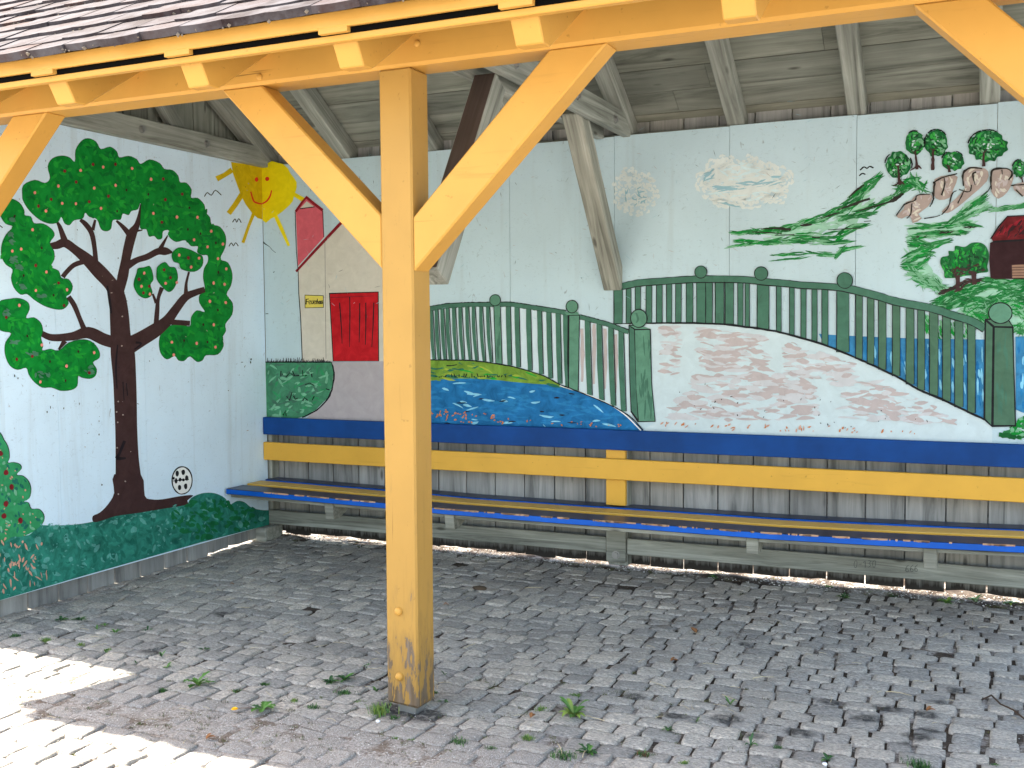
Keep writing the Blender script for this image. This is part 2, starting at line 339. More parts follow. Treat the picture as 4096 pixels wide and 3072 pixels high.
STAINS = [(2, 1420, 1205, .05), (2, 1850, 1235, .06), (2, 1060, 1035, .05), (2, 2090, 1385, .04), (3, 560, 1090, .055), (3, 1040, 1145, .06), (3, 860, 1235, .06),
          (3, 270, 1355, .055), (3, 1290, 1385, .05), (3, 1220, 1455, .035), (3, 1640, 990, .05), (3, 1370, 1200, .05), (3, 1400, 1330, .045), (0, 1940, 325, .06), (3, 1480, 1095, .03),
          (0, 1290, 650, .05), (3, 2010, 380, .0), (2, 2020, 590, .04)]
STAINS += [(1, 1250, 1190, .09), (1, 1420, 1200, .10), (1, 1160, 1130, .07)]
STW = [(floor_at(i, 3, x, y), r*.85) for i, x, y, r in STAINS if r > 0]
def stones():
    t = NT('granite_sett'); v = t.coords('Object', rand=False); g = t.node('ShaderNodeNewGeometry'); isl = g.outputs['Random Per Island']
    n1 = t.noise(t.coords('Object', (.55, 1.25, 1), rand=False), 120, 5, .78); n2 = t.noise(v, 38, 4, .65, .6); n3 = t.noise(v, 1.3, 3, .5)
    col = t.ramp(n1, [(.30, (.13, .13, .13)), (.45, (.27, .272, .275)), (.58, (.42, .42, .415)), (.72, (.66, .65, .62))])
    tint = t.ramp(isl, [(0, (.95, .90, .82)), (.35, (1.22, 1.14, 1.02)), (.7, (1.42, 1.30, 1.13)), (1, (1.66, 1.50, 1.28))])
    col = t.mix(1, col, tint, 'MULTIPLY')
    col = t.mix(t.math('MULTIPLY', t.rampf(n2, .54, .74), .4), col, (.17, .165, .16, 1))
    col = t.mix(t.math('MULTIPLY', t.rampf(n3, .45, .7), .3), col, (.20, .175, .15, 1))
    at = t.node('ShaderNodeAttribute', attribute_name='wear')
    sep = t.node('ShaderNodeSeparateColor'); t.link(at.outputs['Color'], sep.inputs[0])
    col = t.mix(t.math('MULTIPLY', t.math('MULTIPLY', sep.outputs[0], t.rampf(n2, .2, .55)), .9), col, (.028, .027, .026, 1))      # oily stains
    dn = t.math('ADD', t.math('MULTIPLY', sep.outputs[1], .75), t.math('MULTIPLY', n2, .6))
    col = t.mix(t.math('MULTIPLY', t.rampf(dn, .50, .8), .85), col, t.ramp(t.noise(v, 240, 2, .7), [(.35, (.20, .18, .155)), (.55, (.40, .375, .345)), (.7, (.62, .59, .55))]))   # dust and grit lying on the stone
    t.bump(t.math('ADD', n2, t.math('MULTIPLY', n1, .6)), 1.0, .012)
    M['sett'] = t.done(col, .78, .3)
    rnd = random.Random(3)
    X0, X1, Y0, Y1 = -2.2, 7.4, -6.3, .03
    P = 7; u = np.linspace(-1, 1, P); s = np.sign(u)*np.abs(u)**.62
    GX, GY = np.meshgrid(s, s)
    ed = 1-(np.maximum(np.abs(GX), np.abs(GY)))**6
    base_faces = []
    for j in range(P-1):
        for i in range(P-1):
            a = j*P+i; base_faces.append((a, a+1, a+P+1, a+P))
    ring = [i for i in range(P)]+[j*P+P-1 for j in range(1, P)]+[(P-1)*P+i for i in range(P-2, -1, -1)]+[j*P for j in range(P-2, 0, -1)]
    nr = len(ring)
    for k in range(nr): base_faces.append((ring[k], P*P+k, P*P+(k+1) % nr, ring[(k+1) % nr]))
    V = []; Fc = []; W = []; cnt = 0
    y = Y0; row = 0
    rows = []
    while y < Y1:
        d = rnd.uniform(.078, .104) if y > -3.15 else rnd.uniform(.105, .135)
        rows.append((y, d)); y += d
    for (y, d) in rows:
        x = X0 + rnd.uniform(0, .15)
        while x < X1:
            w = rnd.uniform(.088, .148)*(1.18 if y < -3.15 else 1)
            wave = lambda xx: .045*math.sin(xx*.9+1.2)+.02*math.sin(xx*2.3+y)
            cx = x+w/2; cy = y+d/2+wave(cx); x += w
            if rnd.random() < .004 : continue
            gapx = rnd.uniform(.001, .006); gapy = rnd.uniform(.0002, .0026)
            if rnd.random() < .12: gapx += .009
            hx = w/2-gapx; hy = d/2-gapy; th = math.atan((wave(cx+.05)-wave(cx-.05))/.1)+rnd.gauss(0, .035)
            c4 = [[1+rnd.uniform(-.09, .03), 1+rnd.uniform(-.05, .05)] for _ in range(4)]
            a = (1-GX)/2; b = (1-GY)/2
            sx = a*b*c4[0][0]+(1-a)*b*c4[1][0]+a*(1-b)*c4[2][0]+(1-a)*(1-b)*c4[3][0]
            sy = a*b*c4[0][1]+(1-a)*b*c4[1][1]+a*(1-b)*c4[2][1]+(1-a)*(1-b)*c4[3][1]
            rr = 1-.05*(np.abs(GX*GY))**5
            px = GX*hx*sx*rr; py = GY*hy*sy*rr
            big = y < -3.15
            crown = rnd.uniform(.0012, .0036)
            pz = -(np.abs(GX)**5+np.abs(GY)**5*.8)*crown + GX*rnd.gauss(0, .0022)+GY*rnd.gauss(0, .0022)+rnd.gauss(0, .0022)+ np.random.RandomState(cnt).normal(0, .0012, GX.shape)
            pz = pz + (.004 if big else 0)
            wx = cx+px*math.cos(th)-py*math.sin(th); wy = cy+px*math.sin(th)+py*math.cos(th)
            o = cnt*(P*P+nr)
            top = np.stack([wx.ravel(), wy.ravel(), pz.ravel()], 1)
            sk = top[ring].copy(); sk[:, 2] = -.045
            V.append(top); V.append(sk)
            st = np.zeros(P*P+nr)
            near = [(c, r) for c, r in STW if abs(c.x-cx) < .3 and abs(c.y-cy) < .3]
            for c, r in near:
                dd = ((top[:, 0]-c.x)/(r*1.25))**2+((top[:, 1]-c.y)/(r*.95))**2
                st[:P*P] = np.maximum(st[:P*P], np.clip(1.6-1.3*dd, 0, 1))
            dust = math.exp(-((cy+2.86+.08*math.sin(cx*1.3))/.26)**2)*(1 if cx < 2.9 else max(.2, 1-(cx-2.9)*.8))+.25*(cy < -2.9)+max(0, dirt(cx, cy))*.3
            W.append(np.stack([st, np.full(P*P+nr, min(1, dust)), st*0, st*0+1], 1))
            Fc.extend([tuple(k+o for k in f) for f in base_faces]); cnt += 1
    V = np.concatenate(V); W = np.concatenate(W)
    me = bpy.data.meshes.new('cobblestone_paving'); me.from_pydata(V.tolist(), [], Fc); me.materials.append(M['sett'])
    at = me.color_attributes.new('wear', 'FLOAT_COLOR', 'POINT'); at.data.foreach_set('color', W.ravel())
    me.polygons.foreach_set('use_smooth', [True]*len(me.polygons)); me.update()
    o = bpy.data.objects.new('cobblestone_paving', me); COL.objects.link(o); tagp(o, kind='structure')
def gravel():
    rnd = random.Random(11); vs = []; fs = []; mi = []
    def peb(x, y, z, r, k):
        o = len(vs); a = rnd.uniform(0, 6.28)
        pts = [(1, 0, .2), (.2, .9, .1), (-.9, .3, .15), (-.3, -.9, .2), (0.1, 0, .75), (0, 0, -.4)]
        q = rnd.uniform(.6, 1.1)
        for p in pts:
            px = p[0]*r*q+rnd.gauss(0, r*.12); py = p[1]*r+rnd.gauss(0, r*.12)
            vs.append((x+px*math.cos(a)-py*math.sin(a), y+px*math.sin(a)+py*math.cos(a), z+p[2]*r))
        for f in ((0, 1, 4), (1, 2, 4), (2, 3, 4), (3, 0, 4), (1, 0, 5), (2, 1, 5), (3, 2, 5), (0, 3, 5)):
            fs.append(tuple(o+q_ for q_ in f)); mi.append(k)
    for _ in range(26000):
        if rnd.random() < .62: x = rnd.uniform(-1, 4.4); y = rnd.gauss(-2.9, .22)
        else: x = rnd.uniform(-.2, 6.5); y = rnd.uniform(-4.0, 0)
        peb(x, y, max(bed_z(x, y), -.012)+.002+rnd.uniform(0, .008), rnd.choice([.0012, .0018, .0025, .0034]), rnd.choice([0, 0, 1, 1, 2]))
    for _ in range(3500):   # grit washed against the foot of the back wall
        x = rnd.uniform(0, 6.5); y = rnd.gauss(.12, .06)
        peb(x, y, rnd.uniform(-.002, .006), rnd.uniform(.002, .008), rnd.choice([0, 1, 2]))
    for k, c in (('peb_a', (.42, .41, .39)), ('peb_b', (.25, .22, .19)), ('peb_c', (.6, .58, .54))):
        t = NT(k); M[k] = t.done((*c, 1), .8, .3)
    o = mesh_obj('gravel', vs, fs, ['peb_a', 'peb_b', 'peb_c'], midx=mi); tagp(o, 'fine pale grit scattered over the cobblestones', 'gravel', kind='stuff')
def litter():
    rnd = random.Random(5); vs = []; fs = []; mi = []
    for k, c in (('straw', (.50, .42, .27)), ('twig', (.07, .045, .03)), ('deadleaf', (.26, .12, .05)), ('moss', (.07, .085, .02))):
        t = NT(k); M[k] = t.done((*c, 1), .85, .2)
    def stalk(x, y, L, r, k, z=.006):
        a = rnd.uniform(0, 3.14); o = len(vs); n = 5; px, py = x, y
        for i in range(n):
            q = r*(1-.5*i/n)
            for c in range(3):
                an = c*2.09; vs.append((px+math.cos(a+1.57)*q*math.cos(an), py+math.sin(a+1.57)*q*math.cos(an), z+q+q*math.sin(an)+.002*math.sin(i)))
            a += rnd.gauss(0, .18 if k == 0 else .35); px += math.cos(a)*L/n; py += math.sin(a)*L/n
        for i in range(n-1):
            for c in range(3):
                b = o+i*3; fs.append((b+c, b+(c+1) % 3, b+3+(c+1) % 3, b+3+c)); mi.append(k)
    for _ in range(130): stalk(rnd.uniform(.2, 5.2), rnd.uniform(-3.3, -.3), rnd.uniform(.03, .10), .0013, 0)
    for i, x, y in [(2, 800, 1270), (2, 1330, 980), (2, 1950, 1100), (2, 610, 1590), (1, 470, 55), (1, 235, 525), (2, 2080, 900), (3, 1020, 1015), (1, 1790, 640), (2, 430, 1560), (2, 110, 115), (3, 1770, 440)]:
        p = floor_at(i, 3, x, y); stalk(p.x, p.y, .12, .002, 0)
    for _ in range(70):
        p = floor_at(2, 3, rnd.gauss(1900, 420), rnd.gauss(420, 150)); stalk(p.x, p.y, rnd.uniform(.03, .11), .0013, 1)
    for _ in range(30):
        p = floor_at(3, 3, rnd.uniform(0, 1600), rnd.uniform(450, 800)); stalk(p.x, p.y, rnd.uniform(.03, .11), .0013, 1)
    o = mesh_obj('plant_litter', vs, fs, ['straw', 'twig'], midx=mi); tagp(o, 'dry straw and broken twigs strewn over the paving', 'litter', kind='stuff')
    # moss and withered tufts caught in the joints
    vs = []; fs = []; mi = []
    for _ in range(560):
        if rnd.random() < .5: p = floor_at(rnd.choice([0, 1, 2]), 3, rnd.uniform(0, 2212), rnd.uniform(900, 1550)); cx, cy = p.x, p.y
        elif rnd.random() < .75: cx = rnd.uniform(0, 6); cy = rnd.gauss(.06, .05)
        else: cx = rnd.uniform(.2, 5); cy = rnd.uniform(-3, -.2)
        s = rnd.uniform(.006, .02)
        for _ in range(26):
            x = cx+rnd.gauss(0, s); y = cy+rnd.gauss(0, s*.7); h = rnd.uniform(.003, .011); a = rnd.uniform(0, 6.28); o = len(vs)
            w = .0012; dx = math.cos(a)*w; dy = math.sin(a)*w; bz = max(bed_z(x, y), -.006)
            vs += [(x-dx, y-dy, bz), (x+dx, y+dy, bz), (x+rnd.gauss(0, .003), y+rnd.gauss(0, .003), bz+h)]; fs.append((o, o+1, o+2)); mi.append(0 if rnd.random() < .55 else 1)
    t = NT('mossg'); M['mossg'] = t.done((.10, .13, .03, 1), .8); t = NT('mossb'); M['mossb'] = t.done((.07, .045, .025, 1), .9)
    o = mesh_obj('moss', vs, fs, ['mossg', 'mossb'], midx=mi); tagp(o, 'brown and green moss caught in the paving joints', 'moss', kind='stuff')

# ------------------------------------------------------------------ the shelter
SL = .645                                     # roof slope
def zf(y): return 2.533+SL*(y+2.5)            # underside of the front rafters
def zb(y): return 2.577-SL*y                  # underside of the rear rafters
YR = -1.216; ZR = zf(YR); VD = .137
XL, XR = -.37, 5.56                           # verges
PITCHX = 2.573
POSTS = [2.459+PITCHX*k for k in (-1, 0, 1)]     # left faces of the posts
PW = .135; PDEP = .132
sh = empty('bus_shelter', (2.5, -1.2, 0), 'open timber shelter with yellow posts, tiled roof and painted mural walls', 'shelter')

def bolt(parent, loc, axis, r, mat, h=.012, dome=False):
    bm = bmesh.new()
    prof = [(0, r), (h*.5, r*.95), (h*.85, r*.7), (h, r*.25)] if dome else [(0, r*1.6), (.003, r*1.6), (.0031, r), (h, r*.95)]
    n = 14 if dome else 10; rings = []
    for t_, rr in prof:
        rings.append([bm.verts.new((math.cos(6.2832*k/n)*rr, math.sin(6.2832*k/n)*rr, t_)) for k in range(n)])
    for a, b in zip(rings, rings[1:]):
        for k in range(n): bm.faces.new((a[k], a[(k+1) % n], b[(k+1) % n], b[k]))
    bm.faces.new(rings[-1])
    q = Vector((0, 0, 1)).rotation_difference(Vector(axis)).to_matrix().to_4x4()
    return bm_obj('bolt', bm, mat, parent, Matrix.Translation(loc) @ q, smooth=dome)

def shelter_frame():
    t = NT('steel'); M['steel'] = t.done((.3, .3, .29, 1), .5); t.b.inputs['Metallic'].default_value = .7
    # front posts
    for n_, x in enumerate(POSTS):
        bm = bmesh.new(); box_bm(bm, (0, 0, 0), (2.385, PW, PDEP))       # local x = up, y = -X.., z = depth
        bm.edges.ensure_lookup_table()
        bevel(bm, .007, 1)
        # wider chamfer on the right front arris, ragged weathered foot
        cut_long(bm, 7)
        for v in bm.verts:
            if v.co.x < .01: v.co.x += abs(noise.noise(v.co*31+Vector((n_, 0, 0))))*.03
        roughen(bm, .002, 2.5, n_*3)
        mw = Matrix(((0, 1, 0, x), (0, 0, 1, -2.5), (1, 0, 0, .026), (0, 0, 0, 1)))
        p = bm_obj('post', bm, 'yellow_post', sh, mw)
        bmesh_fix(p)
        if n_ == 1:
            bolt(p, (2.515, -2.501, .145), (0, -1, 0), .016, 'yellow', .012, True)
            bolt(p, (2.515, -2.501, .395), (0, -1, 0), .016, 'yellow', .012, True)
        # steel shoe
        bm = bmesh.new(); box_bm(bm, (x+.03, -2.47, -.03), (x+PW-.03, -2.38, .034)); f_ = bm_obj('post_shoe', bm, 'steel', p)
        # rear posts (bare timber inside the wall)
    for x in POSTS:
        bm = bmesh.new(); box_bm(bm, (0, 0, 0), (2.52, PW-.012, .084)); bevel(bm, .006, 1); cut_long(bm, 6); roughen(bm, .002, 3, x)
        mw = Matrix(((0, 1, 0, x+.012), (0, 0, 1, .016), (1, 0, 0, .035), (0, 0, 0, 1)))
        p = bm_obj('rear_post', bm, 'grey_wood', sh, mw); bmesh_fix(p)
        if 2 < x < 3: bolt(p, (2.545, .015, .10), (0, -1, 0), .016, 'steel', .01)
    # front beam (wall plate), rear plate
    bm = bmesh.new(); box_bm(bm, (XL+.05, -2.505, 2.411), (XR-.05, -2.352, 2.548)); bevel(bm, .012, 1); 
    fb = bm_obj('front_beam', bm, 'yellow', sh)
    for gx_, gz in ((1035, 680), (1390+2212, 375)):
        pass
    bolt(fb, back(2212+1392, 375, -2.506), (0, -1, 0), .013, 'yellow', .006, True)
    bolt(fb, back(2212+30, 665, -2.506), (0, -1, 0), .013, 'yellow', .006, True)
    bm = bmesh.new(); box_bm(bm, (XL+.05, .02, 2.45), (XR-.05, .11, 2.57)); bevel(bm, .008, 1); bm_obj('rear_plate', bm, 'grey_wood', sh)
    # knee braces along the front
    y0, y1 = -2.494, -2.384
    for k, x in enumerate(POSTS):
        r = x+PW-.001
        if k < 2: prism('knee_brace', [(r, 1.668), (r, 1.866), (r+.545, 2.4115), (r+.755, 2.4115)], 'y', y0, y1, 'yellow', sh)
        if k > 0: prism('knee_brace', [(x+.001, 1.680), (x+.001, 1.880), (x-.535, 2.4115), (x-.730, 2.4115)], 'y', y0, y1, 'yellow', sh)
    # tie planks in pairs, clamping the inner braces
    for k, x in enumerate(POSTS):
        xc = x+.057
        for s, dx in ((-1, -.0815), (1, .0815)):
            if k == 0 and s < 0: continue
            xx = xc+dx if k else .034
            tp = timber('tie_plank', (xx, -2.349 if k else -2.349, 2.612), (xx, -.002 if k else -.004, 2.612), .05, .128, 'grey_wood', sh)
            if s > 0:
                ys = [(-.28, 2.60), (-.86, 2.62), (-1.62, 2.61), (-2.1, 2.61)] if k else [(-.62, 2.612), (-1.17, 2.612), (-2.0, 2.61)]
                for (yy, zz) in ys: bolt(tp, (xx+.0255, yy, zz), (1, 0, 0), .016, 'steel', .014)
        if k:
            # inner braces: from the front post and from the rear wall
            a = Vector((xc, -2.22, 1.66)); b = Vector((xc, -1.66, 2.53)); timber('inner_brace', a, b, .108, .115, ['grey_wood', 'brown_wood'], sh, up=(0, -1, .6), front_mat=1)
            bm_mat_fix = None
            timber('inner_brace', (xc, .02, 1.76-.065), (xc, -.64, 2.60), .108, .105, 'grey_wood', sh, up=(0, 1, .7))
    # rafters: front tail painted yellow, inside grey
    xs = [1.262-.645*k for k in range(2, -9, -1)]
    xs = [1.255+.6425*k for k in range(-2, 11)]
    for n_, x in enumerate(xs):
        w = .095
        if x+w > XR: continue
        tail = (-2.93, 2.398); bmz = zf
        # front rafter, polygon in YZ: tail cut square with a small level cut below
        pol = [(-2.922, 2.402), (-2.878, 2.325), (-2.826, 2.325), (-2.50, zf(-2.5)), (-2.5, zf(-2.5)+VD-.006)]
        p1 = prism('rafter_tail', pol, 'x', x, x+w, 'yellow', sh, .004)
        a = Vector((x+w/2, -2.5, zf(-2.5)+VD/2)); b = Vector((x+w/2, YR-.02, zf(YR-.02)+VD/2))
        timber('rafter', a, b, w-.004, VD*.84, 'grey_wood', sh)
        a = Vector((x-.005+w/2, .11, zb(.11)+VD/2)); b = Vector((x-.005+w/2, YR+.02, zb(YR+.02)+VD/2))
        timber('rafter', b, a, w, VD*.84, 'grey_wood', sh)
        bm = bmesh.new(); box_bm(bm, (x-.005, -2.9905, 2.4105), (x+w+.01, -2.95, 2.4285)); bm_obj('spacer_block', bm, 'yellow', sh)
def bmesh_fix(o):
    me = o.data; bm = bmesh.new(); bm.from_mesh(me); bmesh.ops.recalc_face_normals(bm, faces=bm.faces[:]); bm.to_mesh(me); bm.free()

def roof():
    # boarded ceiling: boards run along X, laid on the rafters
    def slope_mat(front):
        s = SL if front else -SL; n = Vector((0, -SL if front else SL, 1)).normalized(); dy = Vector((0, 1, s)).normalized() if front else Vector((0, -1, -s)).normalized()
        return n, dy
    for front in (True, False):
        bm = bmesh.new(); rnd = random.Random(4+front)
        L = (YR+2.93)/math.cos(math.atan(SL)) if front else (.13-YR)/math.cos(math.atan(SL))
        t_ = 0.0
        org = Vector((0, -2.93, zf(-2.93)+VD)) if front else Vector((0, .13, zb(.13)+VD))
        ax = Vector((0, 1, SL)).normalized() if front else Vector((0, -1, SL)).normalized()
        nz = Vector((0, -SL, 1)).normalized() if front else Vector((0, SL, 1)).normalized()
        first = True
        while t_ < L:
            w = rnd.uniform(.165, .20) if not first else .085; first = False
            w = min(w, L-t_)
            x = XL+.02
            while x < XR-.02:
                l = min(rnd.uniform(2.6, 4.2), XR-.02-x)
                if XR-x-l < .5: l = XR-.02-x
                vs = []
                dz = rnd.uniform(0, .003)
                for c in (0.0, .02):
                    for a in (t_+.0025, t_+w-.0025):
                        for xx in (x+.001, x+l-.001):
                            vs.append(bm.verts.new(org+ax*a+nz*(c+dz)+Vector((xx, 0, 0))))
                for f in ((0, 2, 3, 1), (4, 5, 7, 6), (0, 1, 5, 4), (2, 6, 7, 3), (0, 4, 6, 2), (1, 3, 7, 5)): bm.faces.new([vs[k] for k in f])
                x += l
            t_ += w
        bmesh.ops.recalc_face_normals(bm, faces=bm.faces[:])
        bm_obj('ceiling_boards', bm, 'dark_grey_wood', sh)
        # roofing underlay closes the joints against the sky
        vs = [org+ax*0+nz*.03+Vector((XL+.01, 0, 0)), org+nz*.03+Vector((XR-.01, 0, 0)), org+ax*L+nz*.03+Vector((XR-.01, 0, 0)), org+ax*L+nz*.03+Vector((XL+.01, 0, 0))]
        mesh_obj('roof_underlay', vs+[v+nz*.004 for v in vs], [(0, 1, 2, 3), (7, 6, 5, 4), (0, 4, 5, 1), (1, 5, 6, 2), (2, 6, 7, 3), (3, 7, 4, 0)], 'dark_grey_wood', sh)
    # fascia with vent slot and lath
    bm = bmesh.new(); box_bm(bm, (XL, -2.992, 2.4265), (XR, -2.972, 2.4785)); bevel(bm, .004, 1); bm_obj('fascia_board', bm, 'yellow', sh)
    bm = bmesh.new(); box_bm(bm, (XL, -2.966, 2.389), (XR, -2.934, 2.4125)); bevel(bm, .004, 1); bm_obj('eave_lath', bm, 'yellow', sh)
    bm = bmesh.new(); box_bm(bm, (XL+.01, -2.9705, 2.408), (XR-.01, -2.9675, 2.4305)); M['slot_shade_black'] = NT('slot_shade_black').done((.002, .002, .002, 1), .95, .05); bm_obj('slot_shade_strip', bm, 'slot_shade_black', sh)  # added black strip that paints in the slot's deep shade
    # verge boards
    for x in (XL-.02, XR):
        for front in (True, False):
            if front: pol = [(-2.97, 2.40), (-2.97, 2.48), (YR, ZR+VD+.06), (YR, ZR+VD-.12)]
            else: pol = [(.15, zb(.15)+.02), (.15, zb(.15)+VD+.04), (YR, ZR+VD+.06), (YR, ZR+VD-.12)]
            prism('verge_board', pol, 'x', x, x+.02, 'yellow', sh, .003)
    # plain tiles
    t = NT('clay_tile'); v = t.coords('Object', rand=False); g = t.node('ShaderNodeNewGeometry')
    n = t.noise(v, 9, 5, .65); n2 = t.noise(v, 60, 3, .7)
    col = t.ramp(g.outputs['Random Per Island'], [(0, (.018, .011, .012)), (.4, (.026, .018, .019)), (.75, (.042, .032, .035)), (1, (.05, .026, .021))])
    col = t.mix(t.rampf(n, .38, .66), col, (.075, .070, .078, 1)); col = t.mix(t.math('MULTIPLY', t.rampf(n2, .62, .72), .6), col, (.045, .04, .035, 1))
    t.bump(n2, .5, .004); M['tile'] = t.done(col, .75, .08)
    for front in (True, False):
        rnd = random.Random(21+front); vs = []; fs = []
        ang = math.atan(SL); ax = Vector((0, 1 if front else -1, SL)).normalized(); nz = Vector((0, -SL if front else SL, 1)).normalized()
        org = Vector((0, -3.028, 2.452)) if front else Vector((0, .17, zb(.17)+VD+.075))
        L = (YR+3.028)/math.cos(ang) if front else (.17-YR)/math.cos(ang)
        c = 0; t_ = 0; sp = .152
        while t_ < L-.02:
            x = XL-.03+(0 if c % 2 else .09)
            while x < XR+.02:
                w = .178; ln = min(.33, L-t_+.01); dz = rnd.gauss(0, .0002); tw = 0; dt = rnd.gauss(0, .0035); th = rnd.uniform(.023, .030); o = len(vs)
                N = 5; low = []; top = []
                for k in range(N):      # gently rounded lower edge, and slight camber across
                    uu = k/(N-1); bul = -.004*(1-(2*uu-1)**2)*3; cam_ = 0
                    for (aa, lift) in ((t_+dt+bul, .014), (t_+dt+ln, -.012)):
                        p = org+ax*aa+Vector((x+uu*w, 0, 0))+nz*(lift+dz+cam_+tw*(uu-.5)*.4)
                        low.append(len(vs)); vs.append(p); vs.append(p+nz*th)
                # index: per k: 4 verts: low-bottom, low-top, up-bottom, up-top
                for k in range(N-1):
                    a = o+4*k; b = a+4
                    fs += [(a+1, b+1, b+3, a+3), (a, a+2, b+2, b), (a, b, b+1, a+1), (a+2, a+3, b+3, b+2)]
                a = o; fs.append((a, a+1, a+3, a+2)); a = o+4*(N-1); fs.append((a, a+2, a+3, a+1))
                x += w+.0006
            t_ += sp if c else .10; c += 1
        mesh_obj('roof_tiles', vs, fs, 'tile', sh)
    # lichen and grit on the tile edges
    rnd = random.Random(2); vs = []; fs = []
    for _ in range(1500):
        c = rnd.randint(0, 12); t_ = 0 if c == 0 else .10+.152*(c-1)
        x = rnd.uniform(XL, 4); p = Vector((x, -3.028, 2.452))+Vector((0, 1, SL)).normalized()*(t_-.006)+Vector((0, -SL, 1)).normalized()*rnd.uniform(.012, .03)
        r = rnd.uniform(.003, .013); o = len(vs)
        for q in ((1, 0, 0), (-1, 0, 0), (0, 1, 0), (0, -1, 0), (0, 0, 1), (0, 0, -1)):
            vs.append(p+Vector(q)*r*rnd.uniform(.6, 1.1))
        for f in ((0, 2, 4), (2, 1, 4), (1, 3, 4), (3, 0, 4), (2, 0, 5), (1, 2, 5), (3, 1, 5), (0, 3, 5)): fs.append(tuple(o+k for k in f))
    t = NT('lichen'); M['lichen'] = t.done((.16, .13, .10, 1), .95); mesh_obj('roof_moss', vs, fs, 'lichen', sh)['kind'] = 'stuff'
    # ridge caps
    bm = bmesh.new(); x = XL
    while x < XR:
        n = 8; r1 = .11; ring = []
        for xx in (x, x+.37):
            ring.append([bm.verts.new((xx, YR+math.cos(math.pi*k/n)*r1, ZR+VD+.045+math.sin(math.pi*k/n)*r1*.8)) for k in range(n+1)])
        for k in range(n): bm.faces.new((ring[0][k], ring[0][k+1], ring[1][k+1], ring[1][k]))
        x += .35
    bm_obj('ridge_tiles', bm, 'tile', sh, smooth=True)

def planks(name, along, lo, hi, first, pitch, const, zlo, zhi, parent, thick=.022, seed=1):
    """vertical boards; along='x' for the back wall, 'y' for the end walls; zhi may be a function"""
    bm = bmesh.new(); rnd = random.Random(seed); p = first
    while p > lo: p -= pitch
    while p < hi:
        a = max(p+.004, lo); b = min(p+pitch-.004, hi)
        if b-a > .02:
            dz = rnd.uniform(-.006, .012); dd = rnd.uniform(0, .004)
            zt0 = zhi(a) if callable(zhi) else zhi; zt1 = zhi(b) if callable(zhi) else zhi
            nseg = 5; bot = []
            # local x = height, so the grain runs up the board
            xs_ = [a+(b-a)*k/nseg for k in range(nseg+1)]
            F = []; Bk = []
            for k, q in enumerate(xs_):
                zb_ = (zlo(q) if callable(zlo) else zlo)+dz+abs(noise.noise(Vector((q*23, seed, 0))))*.018; zt = zt0+(zt1-zt0)*k/nseg
                for lst, off in ((F, dd), (Bk, dd+thick)):
                    lst.append((bm.verts.new((zb_, q, off)), bm.verts.new((zt, q, off))))
            for k in range(nseg):
                bm.faces.new((F[k][0], F[k+1][0], F[k+1][1], F[k][1])); bm.faces.new((Bk[k][1], Bk[k+1][1], Bk[k+1][0], Bk[k][0]))
                bm.faces.new((F[k][0], Bk[k][0], Bk[k+1][0], F[k+1][0])); bm.faces.new((F[k][1], F[k+1][1], Bk[k+1][1], Bk[k][1]))
            bm.faces.new((F[0][0], F[0][1], Bk[0][1], Bk[0][0])); bm.faces.new((F[-1][0], Bk[-1][0], Bk[-1][1], F[-1][1]))
        p += pitch
    bmesh.ops.recalc_face_normals(bm, faces=bm.faces[:])
    if along == 'x': mw = Matrix(((0, 1, 0, 0), (0, 0, 1, const), (1, 0, 0, 0), (0, 0, 0, 1)))
    else: mw = Matrix(((0, 0, -1, const), (0, 1, 0, 0), (1, 0, 0, 0), (0, 0, 0, 1)))
    o = bm_obj(name, bm, 'plank_wood', parent, mw); bmesh_fix(o); return o

def walls():
    planks('plank_wall', 'x', -.12, 5.19, .262, .2035, .105, .026, 2.715, sh, seed=2)
    bm = bmesh.new(); p = .262-2*.2035
    while p < 5.19:
        box_bm(bm, (p-.045, .131, .085), (p+.045, .147, 2.70)); p += .2035
    bm_obj('cover_strips', bm, 'plank_wood', sh)
    for xx in (-.143,):
        bm = bmesh.new(); p = -.181
        while p > -2.4:
            box_bm(bm, (xx-.008, p-.045, .22), (xx+.008, p+.045, min(zf(p), zb(p))+VD-.03)); p -= .2
        bm_obj('cover_strips', bm, 'plank_wood', sh)
    gable = lambda y: min(zf(y), zb(y))+VD-.01
    planks('plank_wall', 'y', -2.36, .10, -.181, .2, -.036, lambda q: .008 if q > -.62 else -.03, 2.665, sh, seed=5).data.materials[0] = M['plank_dry']
    gb = planks('gable_boards', 'y', -2.36, .12, -.181, .2, -.075, 2.64, gable, sh, seed=6); gb.data.materials[0] = M['dark_grey_wood']  # darker wood colour paints in the shade on the gable
    a_ = left(700/K, 505/K, -.02); b_ = left(640/K, 400/K, -.02); timber('gable_strut', a_+(a_-b_)*.5, b_+(b_-a_)*1.2, .05, .10, 'grey_wood', sh, up=(0, 1, 0))
    # grey rails near the ground, between the rear posts
    for k in range(2):
        a = POSTS[k]+PW+.002 if k else .002; b = POSTS[k+1]+.010
        bm = bmesh.new(); box_bm(bm, (0, 0, 0), (b-a, .03, .095)); bevel(bm, .004, 1); cut_long(bm, 8); roughen(bm, .0025, 3, k)
        bm_obj('skirting_rail', bm, 'grey_wood', sh, Matrix.Translation((a, -.004, .109)))
    # corner block at the foot of the left rear corner
    bm = bmesh.new(); box_bm(bm, (-.09, -.10, .0), (.045, .10, .095)); bevel(bm, .008, 1); roughen(bm, .004, 6); bm_obj('corner_block', bm, 'grey_wood', sh)

